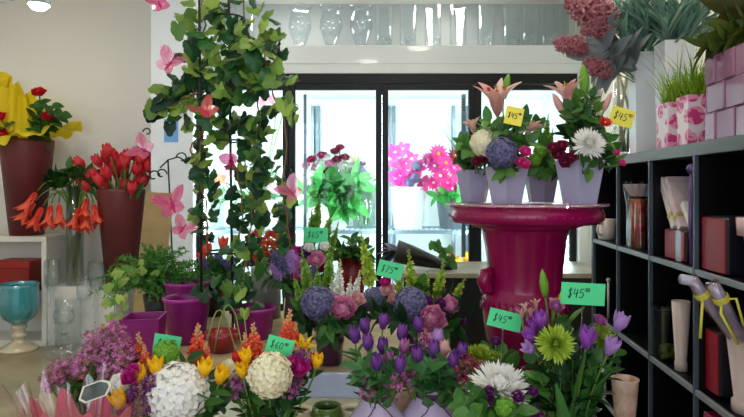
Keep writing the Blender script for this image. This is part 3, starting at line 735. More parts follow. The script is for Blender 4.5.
for x, y, Y, n in ((303, 324, 2.0, 14), (328, 326, 1.96, 14), (345, 326, 1.96, 14), (352, 318, 2., 12), (310, 314, 2.05, 12), (338, 320, 1.97, 12), (362, 312, 2.05, 12), (300, 310, 2.1, 12), (330, 334, 1.95, 8), (293, 317, 2.1, 10)): leafy(x, y, Y, jit(bC), LC, n, .07, .036, G_DARK if R.random() < .45 else G_LEAF)
# --- group F behind the lavender vases
oF = lathe_thing('purple_pot', 'dark purple pot hidden behind the purple tulips', 'flower pot', 418, 2.1, ZT_, [(0, 0), (.045, 0), (.056, .14), (.05, .14), (.045, .12), (0, .12)], PURP); bF = oF.location+Vector((0, 0, .1)); LF = 'above the right purple tulips'
flower('hydrangea', 'blue', 411, 304, 2.0, .062, jit(bF), LF, look='large grey-blue hydrangea head'); flower('hydrangea', 'blue', 375, 300, 2.12, .05, jit(bF), LF, look='smaller grey-blue hydrangea head')
flower('peony', 'pink', 432, 319, 1.93, .048, jit(bF), LF, look='full pink peony', axis=(.1, -.9, .3)); flower('peony', 'pink', 450, 305, 2.02, .034, jit(bF), LF, look='smaller pink peony bud')
for x, y, s in ((388, 290, .03), (394, 300, .026), (386, 282, .024)): flower('rose', 'palepink' if y != 282 else 'magenta', x, y, 2.05, s, jit(bF), LF, look='small pink rose', plural='small pink roses')
for x, y, s, dx_ in ((411, 275, .2, -.1), (440, 284, .2, .15), (457, 294, .17, .5), (426, 288, .14, .1), (366, 258, .2, -.2), (399, 284, .15, 0), (436, 292, .13, 0)): flower('snapdragon', 'lime', x, y, 2.2, s, jit(bF), LF, axis=(dx_, -.05, 1), look='lime green snapdragon', plural='lime green snapdragons')
for x, y in ((446, 316), (428, 301), (461, 320), (441, 303)): flower('rose', 'plum', x, y, 2.0, .02, jit(bF), LF, look='small plum rose', plural='small plum roses')
for x, y, Y, n in ((455, 325, 1.98, 14), (462, 318, 2.0, 12), (397, 318, 2.0, 14), (380, 313, 2.05, 12), (444, 328, 1.95, 12), (405, 322, 1.96, 12), (365, 318, 2.05, 12), (420, 285, 2.15, 12), (390, 306, 2.1, 12), (450, 295, 2.1, 10)): leafy(x, y, Y, jit(bF), LF, n, .075, .034, G_DARK if R.random() < .5 else G_LEAF)
# --- lavender round vases D and E, a third lying behind, small egg vase
def roundv(px, Y, s, lab):
    prof = [(0, 0), (.04, 0), (.06, .02), (.088, .08), (.094, .125), (.082, .175), (.05, .215), (.041, .228), (.044, .245), (.048, .25), (.042, .25), (.036, .23), (.044, .21), (.076, .17)]
    o = lathe_thing('round_vase', lab, 'vase', px, Y, ZB, [(r*s, z*1.12) for r, z in prof], LAVV, 40)
    t = MB()
    for k in range(3): t.lathe([((.0425)*s, .224+.006*k), ((.0455)*s, .227+.006*k), (.0425*s, .230+.006*k)], 24, caps=False)
    t.tube([(.0, -.047*s, .23), (.03*s, -.062*s, .21), (.05*s, -.072*s, .19)], .0018, 4); t.tube([(.0, -.047*s, .23), (-.02*s, -.064*s, .2), (-.045*s, -.078*s, .185)], .0018, 4)
    t.v = [(a, b, c+.027) for a, b, c in t.v]; t.build('twine', TWINE, o); return o.location+Vector((0, 0, .06))
bD = roundv(377, 1.66, .95, 'left lavender round-bellied vase tied with plum twine, holding purple tulips'); bE = roundv(431, 1.68, 1.0, 'right lavender round-bellied vase with brown neck, holding purple tulips')
LD = 'in the left lavender round vase'; LE = 'in the right lavender round vase'
lathe_thing('egg_vase', 'speckled beige egg-shaped vase between the two lavender round vases', 'vase', 408, 1.86, ZB, [(0, 0), (.04, 0), (.07, .06), (.077, .12), (.062, .18), (.03, .215), (.024, .222), (.02, .215)], plain('speckled_beige', '#b59a8c', .3, c2='#8d6f63', scale=18, coat=.3))
for x, y, c, Y in ((365, 327, 'purple', 1.78), (383.5, 322, 'purple', 1.8), (355, 336, 'purple', 1.72), (368, 343, 'purple', 1.68), (383, 347, 'purple', 1.66), (402, 333, 'purple', 1.75), (377, 363, 'purple', 1.58), (388, 358, 'pinkpurple', 1.64), (404, 347, 'pinkpurple', 1.7), (400, 365, 'purple', 1.6)):
    flower('tulip', c, x, y, Y, .052 if c == 'purple' else .047, jit(bD), LD, look='purple tulip' if c == 'purple' else 'pinkish purple tulip', leaves=2)
for x, y, Y, c in ((417.6, 355, 1.62, 'purple'), (418.5, 325, 1.8, 'purple'), (434, 350, 1.64, 'purple'), (438, 338, 1.72, 'lilac'), (453.5, 361, 1.62, 'purple'), (462, 352, 1.66, 'purple'), (444, 349, 1.7, 'palepink'), (404, 376, 1.7, 'pinkpurple')):
    flower('tulip', c, x, y, Y, .052, jit(bE), LE, look={'purple': 'purple tulip', 'lilac': 'striped lilac tulip', 'palepink': 'pale peach tulip', 'pinkpurple': 'pinkish tulip bud'}[c], leaves=2)
for x, y, Y in ((390, 390, 1.64), (382, 386, 1.66), (361, 370, 1.66), (395, 382, 1.62), (369, 385, 1.6)): spray(x, y, Y, jit(bD), LD, 'wax', 44, .034, 'dusty pink waxflower spray', .009)
for x, y, Y in ((412, 379, 1.66), (424, 370, 1.66), (442, 368, 1.66), (452, 378, 1.66), (427, 340, 1.75)): spray(x, y, Y, jit(bE), LE, 'wax', 44, .034, 'dusty pink waxflower spray', .009)
for x, y, Y, n in ((370, 376, 1.58, 10), (362, 368, 1.6, 10), (392, 368, 1.62, 10), (358, 352, 1.7, 9), (395, 352, 1.72, 9), (377, 378, 1.58, 8)): leafy(x, y, Y, jit(bD), LD, n, .07, .028, G_TUL, t0=.62)
for x, y, Y, n in ((424, 372, 1.6, 10), (440, 374, 1.6, 10), (448, 366, 1.62, 10), (414, 366, 1.68, 9), (432, 366, 1.64, 9), (426, 352, 1.72, 9), (459, 368, 1.65, 8)): leafy(x, y, Y, jit(bE), LE, n, .07, .028, G_TUL, t0=.62)
lathe_thing('green_vase', 'glossy olive green round vase in the dark gap under the pale blue board', 'vase', 327, 1.87, ZB, [(0, 0), (.04, 0), (.052, .03), (.054, .09), (.05, .13), (.044, .155), (.039, .155), (.044, .13)], plain('olive_glaze', '#4d6b26', .25, c2='#3f5a20', scale=4, coat=.4))
lathe_thing('cream_vase', 'cream ceramic vase half hidden at left of the olive green vase', 'vase', 299, 1.86, ZB, [(0, 0), (.04, 0), (.05, .05), (.048, .11), (.035, .14), (.04, .15), (.034, .15), (.03, .14)], plain('cream_glaze', '#cfc2a0', .3, coat=.3))
lathe_thing('cream_vase', 'small cream ceramic vase half hidden at right of the olive green vase', 'vase', 353, 1.89, ZB, [(0, 0), (.035, 0), (.04, .08), (.036, .13), (.04, .14), (.034, .14), (.03, .13)], plain('cream_glaze', '#cfc2a0', .3, coat=.3))
# --- white chrysanthemum bouquet G
oG = lathe_thing('flower_vase', 'low beige ceramic bowl holding the white chrysanthemum bouquet', 'vase', 497, 1.55, ZB, [(0, 0), (.05, 0), (.07, .1), (.075, .19), (.068, .19), (.062, .17), (0, .17)], plain('beige_pot', '#a58f78', .5)); bG = oG.location+Vector((0, 0, .15)); LG = 'in the white chrysanthemum bouquet'
flower('chrysanthemum', 'white', 499, 388, 1.47, .076, jit(bG), LG, axis=(0, -.45, .9), look='large white chrysanthemum')
for x, y, s in ((480, 356, .042), (494, 362, .042), (470, 355, .03)): flower('chrysanthemum', 'lime', x, y, 1.72, s, jit(bG), LG, axis=(0, -.5, .85), look='lime green chrysanthemum', plural='lime green chrysanthemums')
for x, y, s in ((487, 397, .018), (486, 403, .018), (518, 397, .018), (496, 342, .02), (489, 391, .014), (534, 413, .02), (533, 392, .014)): flower('rose', 'plum', x, y, 1.42 if y > 380 else 1.72, s, jit(bG), LG, look='small purple aster', plural='small purple asters', name='aster')
flower('hydrangea', 'green', 505, 408, 1.4, .026, jit(bG), LG, look='small green hydrangea tuft')
for x, y in ((469, 375), (470, 388), (523, 378), (482, 372), (466, 364)): spray(x, y, 1.6, jit(bG), LG, 'burgundy', 40, .032, 'burgundy waxflower spray', .008)
for x, y, Y, n in ((468, 395, 1.45, 14), (480, 408, 1.4, 14), (498, 413, 1.4, 14), (517, 410, 1.42, 14), (530, 400, 1.48, 12), (522, 386, 1.6, 12), (478, 384, 1.5, 12), (462, 405, 1.45, 12), (510, 366, 1.7, 12), (493, 372, 1.66, 12), (534, 382, 1.6, 10), (470, 414, 1.4, 10), (505, 350, 1.75, 9), (488, 350, 1.8, 9)): leafy(x, y, Y, jit(bG), LG, n, .055, .034, (G_DARK, G_LEAF, G_MID)[int(R.random()*3)])
# --- right front glass vase H
oH = lathe_thing('flower_vase', 'clear glass cylinder vase of purple tulips and lime chrysanthemums at front right', 'vase', 569, 1.52, ZB, [(0, 0), (.066, 0), (.07, .02), (.07, .255), (.067, .262), (.064, .255), (.065, .02), (0, .015)], WATERG); bH = oH.location+Vector((0, 0, .03)); LH = 'in the right front glass vase'
b = MB(); b.lathe([(.0705, .235), (.072, .24), (.072, .252), (.0705, .257)], 32, caps=False); b.build('rim_band', WATERG, oH)
flower('chrysanthemum', 'lime', 555, 344, 1.4, .046, jit(bH), LH, axis=(-.1, -.9, .4), look='lime green chrysanthemum', plural='lime green chrysanthemums'); flower('chrysanthemum', 'lime', 601, 338, 1.55, .04, jit(bH), LH, axis=(.4, -.7, .5), look='lime green chrysanthemum', plural='lime green chrysanthemums')
for x, y, c, s, Y, ax in ((541, 321, 'violet', .05, 1.5, (-.2, -.1, 1)), (535, 326, 'violet', .045, 1.53, (-.4, -.1, 1)), (531, 337, 'violet', .046, 1.48, (-.6, -.2, .9)), (530, 349, 'lilac', .04, 1.45, (-.7, -.4, .5)), (587, 339, 'violet', .056, 1.42, (.1, -.1, 1)), (620, 323, 'lilac', .052, 1.5, (.35, -.1, .9)), (611, 347, 'lilac', .05, 1.46, (.35, -.15, .9))):
    flower('open_tulip', c, x, y, Y, s, jit(bH), LH, axis=ax, look=('violet' if c == 'violet' else 'pale lilac')+' tulip', leaves=2, name='tulip')
flower('lily_bud', 'green', 544, 285, 1.6, .075, jit(bH), LH, axis=(-.12, 0, 1), look='tall closed green lily bud', name='lily'); flower('lily_bud', 'lime', 562, 300, 1.55, .07, jit(bH), LH, axis=(.25, 0, 1), look='pale yellow green lily bud', name='lily')
for x, y in ((525, 308), (536, 305), (553, 303), (531, 314), (522, 315)): flower('lily', 'palepink', x, y, 1.6, .022, jit(bH), LH, look='cream pink alstroemeria', plural='cream pink alstroemerias', name='alstroemeria')
flower('rose', 'pinkpurple', 556, 307, 1.52, .022, jit(bH), LH, look='small pink purple lisianthus', name='lisianthus'); flower('rose', 'pinkpurple', 600, 321, 1.56, .02, jit(bH), LH, look='pink purple lisianthus behind the card', name='lisianthus')
for x, y, Y, n in ((570, 320, 1.55, 14), (578, 335, 1.5, 14), (563, 328, 1.5, 12), (545, 362, 1.45, 12), (560, 370, 1.42, 12), (600, 360, 1.48, 12), (532, 362, 1.5, 12), (590, 365, 1.45, 12), (573, 352, 1.45, 12), (616, 352, 1.5, 9), (606, 372, 1.5, 9), (540, 378, 1.45, 10), (555, 318, 1.58, 12)): leafy(x, y, Y, jit(bH), LH, n, .06, .034, (G_DARK, G_LEAF, G_MID)[int(R.random()*3)])
for x, y, Y in ((575, 392, 1.44), (552, 382, 1.42), (592, 385, 1.46), (563, 395, 1.4)):
    t = thing('tulip_leaf', None, 'leaf', jit(bH)); e = P(x, y-32, Y)-t.location; g = MB(); g.petal(e.length, .045, rad(4), rad(12), .2, 0, 'lance', 9, 4, M=frame(e, R.uniform(0, 6)), fold=.1); g.build('blade', G_TUL, t); REG.append((t, x, 'broad blue-green tulip leaf', 'broad blue-green tulip leaves', LH))
# --- violet pot at the back I, red pot J
oI = lathe_thing('violet_pot', 'muted violet pot with rim, at the back near the cooler doors', 'flower pot', 299, 2.62, ZT_, [(0, 0), (.06, 0), (.075, .165), (.082, .17), (.084, .2), (.076, .2), (.07, .17), (0, .17)], plain('violet_pot_glaze', '#5e3f68', .4, c2='#6a4a74', scale=4)); bI = oI.location+Vector((0, 0, .15)); LI = 'in the violet pot'
for x, y, c, s in ((293, 262, 'lilac', .11), (281, 262, 'blue', .11), (300, 268, 'pinkpurple', .1), (278, 272, 'lilac', .08), (312, 274, 'blue', .09)): flower('lilac', c, x, y, 2.5, s, jit(bI), LI, axis=((x-297)/40, -.4, .6), look={'lilac': 'pale lilac cluster', 'blue': 'bluish lilac cluster', 'pinkpurple': 'pink purple lilac cluster'}[c])
for x, y, c, s in ((316, 260, 'pink', .045), (296, 252, 'magenta', .03), (297, 275, 'magenta', .035), (320, 268, 'burgundy', .03), (305, 252, 'plum', .03), (309, 248, 'white', .026), (325, 247, 'white', .026)): flower('rose', c, x, y, 2.5, s, jit(bI), LI, look={'pink': 'soft pink rose', 'magenta': 'magenta rose', 'burgundy': 'burgundy rose', 'plum': 'plum rose', 'white': 'white rose'}[c])
for x, y, s in ((283, 236, .26), (289, 254, .16), (311, 229, .2), (317, 217, .22), (327, 232, .22), (334, 238, .16)): flower('bells_of_ireland', 'lime', x, y, 2.62, s, jit(bI), LI, axis=((x-305)/100, -.05, 1), look='tall bells of ireland spike', plural='tall bells of ireland spikes')
for x, y, Y, n in ((283, 284, 2.5, 12), (300, 288, 2.48, 12), (314, 285, 2.5, 12), (270, 278, 2.55, 10), (325, 280, 2.55, 10), (305, 262, 2.55, 12), (288, 250, 2.6, 10)): leafy(x, y, Y, jit(bI), LI, n, .075, .036, G_LEAF)
oJ = lathe_thing('red_pot', 'dark red flower pot of green foliage at the back before the cooler', 'flower pot', 352, 2.85, ZT_, [(0, 0), (.045, 0), (.062, .16), (.07, .285), (.064, .285), (.056, .2), (0, .2)], plain('dark_red_glaze', '#7a0f22', .35, c2='#8a1428', scale=4)); bJ = oJ.location+Vector((0, 0, .2)); LJ = 'in the dark red pot'
for x, y, n in ((352, 238, 14), (340, 248, 12), (364, 246, 12), (346, 255, 12), (359, 254, 12), (352, 252, 14), (334, 256, 9), (368, 256, 9)): leafy(x, y, 2.78, jit(bJ), LJ, n, .06, .03, G_DARK if x % 2 else G_LEAF, look='glossy dark leafy stem')
# --- urn top pots
LU = ['in the far left urn-top pot', 'in the front left urn-top pot', 'in the back urn-top pot', 'in the right urn-top pot']
flower('lily', 'palepink', 497, 104, 2.0, .105, jit(HP[1]), LU[1], axis=(-.1, -.35, .9), look='open pale pink lily', leaves=4)
flower('lily_bud', 'green', 506, 88, 2.05, .09, jit(HP[1]), LU[1], axis=(.2, 0, 1), look='green lily bud', name='lily')
flower('lily', 'palepink', 473, 128, 2.1, .05, jit(HP[0]), LU[0], axis=(-.3, -.1, 1), look='half open pink lily'); flower('lily', 'palepink', 529, 130, 2.05, .06, jit(HP[1]), LU[1], axis=(.5, -.1, .9), look='half open pink lily leaning right')
flower('hydrangea', 'cream', 484, 143, 1.95, .048, jit(HP[0]), LU[0], look='cream hydrangea head'); flower('hydrangea', 'blue', 502, 153, 1.88, .054, jit(HP[1]), LU[1], look='grey-blue hydrangea head')
for x, y, s in ((525, 152, .022), (524, 164, .022), (511, 157, .02), (519, 162, .016)): flower('rose', 'hotpink', x, y, 1.86, s, jit(HP[1]), LU[1], look='hot pink spray rose', plural='hot pink spray roses')
for x, y, s in ((482, 158, .024), (476, 162, .018)): flower('rose', 'burgundy', x, y, 1.95, s, jit(HP[0]), LU[0], look='dusky pink rose', plural='dusky pink roses')
flower('lily', 'palepink', 567, 97, 2.0, .085, jit(HP[3]), LU[3], axis=(-.2, -.15, 1), look='pink lily just opening', leaves=4); flower('lily_bud', 'palepink', 559, 106, 2.0, .085, jit(HP[3]), LU[3], axis=(-.5, 0, 1), look='long pink lily bud', name='lily'); flower('lily_bud', 'palepink', 607, 103, 2.0, .07, jit(HP[3]), LU[3], axis=(.4, 0, 1), look='small pink lily bud at right', name='lily')
flower('lily_bud', 'green', 584, 83, 2.02, .11, jit(HP[3]), LU[3], axis=(-.05, 0, 1), look='tall green lily bud', name='lily')
flower('chrysanthemum', 'white', 588, 144, 1.85, .054, jit(HP[3]), LU[3], axis=(0, -.9, .35), look='white chrysanthemum'); flower('gerbera', 'red', 605, 123, 1.9, .026, jit(HP[3]), LU[3], look='small red daisy', name='daisy')
for x, y in ((558, 155), (565, 163), (553, 148), (571, 158), (562, 146)): flower('rose', 'burgundy', x, y, 1.88, .022, jit(HP[3]), LU[3], look='burgundy spray rose', plural='burgundy spray roses')
for x, y in ((622, 163), (616, 153)): flower('rose', 'hotpink', x, y, 1.9, .014, jit(HP[3]), LU[3], look='small pink bud', plural='small pink buds', name='rose')
for x, y, s in ((547, 128, .11), (540, 136, .10), (551, 140, .10)): flower('bells_of_ireland', 'lime', x, y, 2.1, s, jit(HP[2]), LU[2], axis=((x-541)/60, 0, 1), look='fresh green bells spike', plural='fresh green bells spikes')
for x, y in ((540, 152), (535, 160)): flower('hydrangea', 'green', x, y, 2.02, .024, jit(HP[2]), LU[2], look='pale green hydrangea tuft', plural='pale green hydrangea tufts')
for hi, pts in ((0, ((468, 150), (463, 158), (478, 166), (470, 168), (475, 145), (462, 142), (484, 128))), (1, ((492, 168), (505, 170), (518, 166), (490, 160), (512, 138), (520, 128), (515, 146), (500, 130), (488, 120), (524, 118), (508, 126), (530, 140), (497, 136), (482, 134))), (2, ((546, 158), (538, 168), (530, 168), (545, 146), (536, 122), (543, 170))), (3, ((560, 168), (575, 168), (590, 168), (603, 158), (612, 162), (592, 94), (597, 108), (588, 116), (580, 105), (572, 122), (566, 132), (594, 128), (602, 136), (556, 170), (611, 150), (578, 94), (585, 126), (570, 108), (608, 140)))):
    for x, y in pts: leafy(x, y, 1.98+R.uniform(-.1, .1)+(.15 if hi in (0, 2) else 0), jit(HP[hi]), LU[hi], 13, .052, .032, (G_MID, G_LEAF, G_MID, G_DARK)[int(R.random()*4)])
for hi, x, y, Y, ln in ((0, 437, 127, 2.1, .15), (0, 445, 148, 2.1, .1), (3, 600, 86, 2.0, .2)):
    t = thing('blade_leaf', None, 'leaf', jit(HP[hi])); e = P(x, y, Y)-t.location; g = MB(); g.petal(e.length, .02, 0, rad(6), .1, 0, 'blade', 10, 2, M=frame(e), fold=.2); g.build('blade', G_LEAF, t); REG.append((t, x, 'long pointed leaf blade', 'long pointed leaf blades', LU[hi]))
# --- price cards
price_card(583, 294, 1.45, 44, 22, rad(3), '45', 'large green price card above the right front glass vase', bH+Vector((.02, 0, 0)))
price_card(505, 320, 1.62, 34, 18, rad(14), '45', 'green price card above the white chrysanthemum bouquet', bG+Vector((.0, .03, 0)))
price_card(316, 235, 2.55, 24, 15, rad(1), '65', 'green price card standing before the left cooler doors', bI)
price_card(390, 270, 2.0, 25, 16, rad(14), '75', 'tilted green price card above the grey-blue hydrangeas', bF)
price_card(167, 344, 1.66, 27, 18, rad(9), '50', 'green price card at left behind a bright green hydrangea', bA)
price_card(280, 346, 1.6, 27, 17, rad(16), '60', 'green price card over the round creamy hydrangea', bB)
price_card(622, 117, 1.92, 24, 18, rad(16), '45', 'yellow price card at right before the tall white vases', HP[3], YEL_CARD)
price_card(514, 116, 1.8, 18, 18, rad(12), '45', 'yellow price card beside the open pale pink lily', HP[1], YEL_CARD, fs=.3)
# ================================================================== left side: floor vases, glassware
REDV = plain('oxblood_glaze', '#5e1f24', .45, c2='#6b262a', scale=3)
WHITEU = plain('white_unit', '#e6e4dc', .5)
cu = thing('cube_unit', 'white open cube unit by the left wall carrying a tall oxblood vase', 'shelf', P(20, 0, 5.2).xy.to_3d())
x0, x1 = P(-30, 0, 5.2).x-cu.location.x, P(58, 0, 5.2).x-cu.location.x
for nm, q in (('top_board', ((x0, -.19, .885), (x1, .18, .93))), ('bottom_board', ((x0, -.19, 0), (x1, .18, .05))), ('side_panel', ((x0, -.19, .05), (x0+.04, .18, .885))), ('side_panel', ((x1-.04, -.19, .05), (x1, .18, .885))), ('back_panel', ((x0+.04, .16, .05), (x1-.04, .18, .885))), ('shelf_board', ((x0+.04, -.18, .40), (x1-.04, .16, .43)))): MB().box(*q, 0, .003).build(nm, WHITEU, cu)
bx = thing('storage_box', 'red lidded box inside the white cube unit behind the teal goblet', 'box', P(20, 0, 5.2).xy.to_3d()+Vector((0, 0, .431)))
MB().box((-.15, -.12, 0), (.15, .12, .27), 0, .006).build('body', plain('red_box', '#8e1712', .5), bx); MB().box((-.156, -.126, .22), (.156, .126, .285), 0, .006).build('lid', plain('red_lid', '#a01d16', .45), bx)
pz = MB().box((-.29, -.16, 0), (.29, .13, .5), 0, .006); po = pz.build('display_plinth', WHITEU, None, P(90, 0, 5.2).xy.to_3d()); tag(po, 'low white plinth under the clear glass vase and oxblood tulip vase', 'plinth')
def tallvase(px, Y, z, r0, r1, h, lab):
    return lathe_thing('floor_vase', lab, 'vase', px, Y, z, [(0, 0), (r0, 0), (r1, h-.03), (r1*1.01, h), (r1*.95, h), (r0*.9, .08), (0, .08)], REDV, 40)
v1 = tallvase(27, 5.2, .931, .135, .215, .83, 'tall oxblood tapered vase with yellow tulle on the white cube unit')
v2 = tallvase(121, 5.13, .501, .12, .195, .83, 'tall oxblood tapered vase full of red tulips on the low plinth')
LV2 = 'in the tall oxblood vase'; b2 = v2.location+Vector((0, 0, .6))
rt = random.Random(21); n = 0
while n < 42:
    x = rt.uniform(77, 157); y = rt.uniform(150, 190)
    if ((x-116)/41)**2+((y-172)/23)**2 > 1: continue
    n += 1; flower('tulip', 'redtulip', x, y, 5.1+rt.uniform(-.15, .12), .13, jit(b2, .05), LV2, look='red tulip standing among many', plural='red tulips', stem_r=.007, axis=((x-118)/60, -.35, .8))
for k in range(12):
    x = 92+k*4.6; t = thing('tulip_leaf', None, 'leaf', jit(b2, .05)); e = P(x+(x-117)*.35, 180+rt.uniform(-3, 8), 5.0)-t.location
    g = MB(); g.petal(e.length*.9, .07, rad(0), rad(10), .15, 0, 'lance', 8, 2, M=frame(e, rt.uniform(0, 6)), fold=.12); g.build('blade', G_TUL, t); REG.append((t, x, 'green tulip leaf', 'green tulip leaves', LV2))
# yellow tulle arrangement
LV1 = 'in the yellow tulle'; b1 = v1.location+Vector((0, 0, .6))
TUL = petalm('yellow_tulle', '#f0d60a', '#f7e63c', .6, .45); tl = thing('tulle_wrap', 'bright yellow tulle gathered around the top of the oxblood vase', 'fabric', v1.location+Vector((0, 0, .82)))
g = MB()
def sheet(nu, nv, fn):
    vs = [fn(i/nu, j/nv) for i in range(nu+1) for j in range(nv+1)]; fs = [(i*(nv+1)+j, (i+1)*(nv+1)+j, (i+1)*(nv+1)+j+1, i*(nv+1)+j+1) for i in range(nu) for j in range(nv)]; g.add(vs, fs)
def collar(u, v):
    a = 2*PI*u; r = .18+(.21+.05*math.cos(a))*v+.02*math.sin(9*a)*v; z = .03+.10*v-.10*v*v*v+.03*math.sin(9*a+1)*v+.02*math.sin(17*a)*v+.10*v*math.cos(a)-.05*v*max(0, -math.sin(a))
    return (r*math.cos(a), r*.8*math.sin(a), z)
sheet(110, 8, collar)
def peak(u, v):
    a = rad(20)+rad(320)*u; r = .20*(1-.45*v)+.035*math.sin(11*a)*(.4+v); z = .03+(.56-.5*abs(u-.5))*v+.04*math.sin(7*a)*v
    return (-.05+r*math.cos(a)*1.35, -.02+r*.8*math.sin(a), z)
sheet(70, 10, peak); g.build('folds', TUL, tl)
for x, y in ((39, 93), (49, 117), (2, 135), (0, 118)): flower('rose', 'red', x, y, 5.0, .065, jit(b1, .04), LV1, look='red rose', stem_r=.006)
for x, y in ((40, 104), (52, 106), (58, 116), (44, 118), (46, 128), (62, 114), (4, 126), (54, 122)): leafy(x, y, 5.0, jit(b1, .04), LV1, 9, .11, .08, G_LEAF, look='broad green leafy stem', r=.005)
# amaryllis in tall clear vase
va = lathe_thing('cylinder_vase', 'tall narrow clear glass vase of sticks and drooping orange red amaryllis', 'vase', 75, 5.16, .501, [(0, 0), (.07, 0), (.072, .86), (.066, .86), (.064, .03), (0, .03)], glassm('vase_glass', '#eaf5ee'), 28); ba = va.location+Vector((0, 0, .05)); LVA = 'in the tall clear vase'
st = thing('stick_bundle', 'bundle of bare brown sticks standing in the tall narrow clear vase', 'sticks', ba); g = MB()
for k in range(16):
    a = k*2.4; g.tube([(.03*math.cos(a), .03*math.sin(a), 0), (.045*math.cos(a+2), .045*math.sin(a+2), .42), (.05*math.cos(a+3.2), .05*math.sin(a+3.2), .8)], .007, 5)
g.build('sticks', plain('twig_brown', '#6f6248', .8, c2='#8d8062', scale=10), st)
for x, y, ax in ((34, 203, (-.5, -.2, -.8)), (42, 208, (-.25, -.4, -.9)), (51, 206, (.05, -.4, -.9)), (59, 205, (.2, -.3, -.9)), (36, 193, (-.4, -.3, -.8)), (80, 208, (-.2, -.3, -.9)), (88, 210, (.05, -.4, -.9)), (94, 205, (.3, -.3, -.9)), (86, 199, (.1, -.4, -.8))):
    flower('amaryllis', 'orange', x, y, 5.02, .19, ba, LVA, axis=ax, look='drooping orange red amaryllis', plural='drooping orange red amaryllis', stem_r=.006, via=P(75, 172, 5.1))
for x, y in ((52, 175), (62, 177), (70, 170), (78, 172), (86, 175), (58, 183), (90, 182), (48, 182)): leafy(x, y, 5.08, va.location+Vector((0, 0, .8)), LVA, 7, .13, .075, G_LEAF if x % 4 else G_DARK, look='green amaryllis leaf stem', r=.006, name='leaf_stem')
# teal goblet
TEAL = glassm('teal_glass', '#5fd0d8', .08, .10, .6, ('#36b6c6', .6))
gb = lathe_thing('goblet', 'large ribbed teal glass goblet with pearl foot standing on the floor', 'goblet', 19, 4.92, .001, [(0, .21), (.06, .22), (.12, .27), (.155, .36), (.152, .45), (.145, .52), (.15, .55), (.144, .55), (.139, .52), (.146, .45), (.148, .36), (.115, .28), (0, .235)], TEAL, 64, 'bowl'); me = gb.children[0].data
for v in me.vertices:
    a = math.atan2(v.co.y, v.co.x); k = 1+.018*math.cos(24*a); v.co.x *= k; v.co.y *= k
b = MB(); b.lathe([(.15, 0), (.145, .02), (.09, .05), (.045, .075), (.04, .1), (.065, .12), (.05, .14), (.038, .16), (.06, .185), (.06, .205), (.0, .225)], 32); b.build('foot', plain('pearl_glass', '#cfc3a4', .15, coat=.8, spec=.8), gb)
# clear glass candle stands and hurricanes
for px, Y, h, r, lab in ((52, 5.0, .74, .05, 'tall clear glass candlestick right beside the teal goblet'), (84, 4.9, .6, .045, 'clear glass candlestick standing before the low plinth'), (96, 5.0, .72, .05, 'tall clear glass candlestick nearest the pink waxflowers'), (64, 4.78, .36, .06, 'short clear glass goblet in front of the candlesticks')):
    o = lathe_thing('glass_candlestick', lab, 'candlestick', px, Y, .001, [(0, 0), (r*1.5, 0), (r*1.45, .012), (r*.5, .05), (r*.3, .09), (r*.75, .13), (r*.3, .17), (r*.28, h*.45), (r*.7, h*.48), (r*.3, h*.52), (r*.35, h*.62), (r*1.2, h*.72), (r*1.35, h*.86), (r*1.2, h), (r*1.15, h), (r*1.28, h*.86), (r*1.1, h*.73), (0, h*.66)], GL, 28)
lathe_thing('glass_bowl', 'shallow clear glass bowl on the floor in front of the glassware', 'bowl', 66, 4.62, .001, [(0, 0), (.11, 0), (.16, .05), (.17, .09), (.164, .09), (.152, .052), (.1, .008), (0, .008)], GL, 40)
lathe_thing('cylinder_vase', 'wide clear glass cylinder behind the short glass goblet', 'vase', 68, 5.0-.02, .001, [(0, 0), (.1, 0), (.1, .42), (.095, .42), (.094, .02), (0, .02)], GL, 32)
# leaning board
lb = MB(); lb.box((-.088, -.012, 0), (.088, .012, 1.02), 0, .002, M=Matrix.Rotation(rad(-7), 4, 'X') @ Matrix.Rotation(rad(3.5), 4, 'Y')); lo = lb.build('wood_board', plain('tan_board', '#a9905c', .6, c2='#927a4a', scale=5), None, P(143, 0, 3.7).xy.to_3d()+Vector((0, 0, .30)))
tag(lo, 'tan wooden board leaning upright beside the oxblood tulip vase', 'board')
ls = MB().box((-.2, -.09, 0), (.2, .2, .295), 0, .005); tag(ls.build('crate', plain('grey_crate', '#77736a', .6), None, P(141, 0, 3.72).xy.to_3d()), 'grey box on the floor under the leaning tan board', 'box')
# asparagus fern
fn = lathe_thing('fern_pot', 'bushy green asparagus fern in a dark pot behind the magenta pots', 'potted plant', 160, 2.74, ZT_, [(0, 0), (.06, 0), (.075, .12), (.07, .12), (.06, .1), (0, .1)], LEGM, part='pot'); g = MB(); base = Vector((0, 0, .1)); rf = random.Random(8)
for k in range(150):
    a = rf.uniform(0, 2*PI); el = rad(rf.uniform(5, 85)); L = rf.uniform(.21, .35)
    d = Vector((math.cos(a)*math.cos(el)*1.05, math.sin(a)*math.cos(el)*.7, math.sin(el)*.85+.05)); e = base+d*L
    pts = [base.lerp(e, t)+Vector((0, 0, .05*math.sin(PI*t)-.05*t*t)) for t in (0, .25, .5, .75, 1)]
    g.tube(pts, [.0016, .0014, .0012, .001, .0006], 3, mat=1, caps=False)
    for m in range(52):
        t = .2+.8*m/52; i = min(3, int(t*4)); p = pts[i].lerp(pts[i+1], t*4-i); q = Vector((rf.gauss(0, 1), rf.gauss(0, 1), rf.gauss(0, 1))).normalized()*rf.uniform(.012, .026)
        s = q.orthogonal().normalized()*.0034; g.add([p-s, p+s, p+q], [(0, 1, 2)], 0, False)
g.build('fronds', [petalm('fern_green', '#2c6626', '#62a046', .5, .25), G_STEM], fn)
iv = thing('ivy_sprig', 'trailing variegated ivy spilling down at the left of the asparagus fern', 'ivy', P(128, 285, 2.5)); g = MB(); s_ = MB()
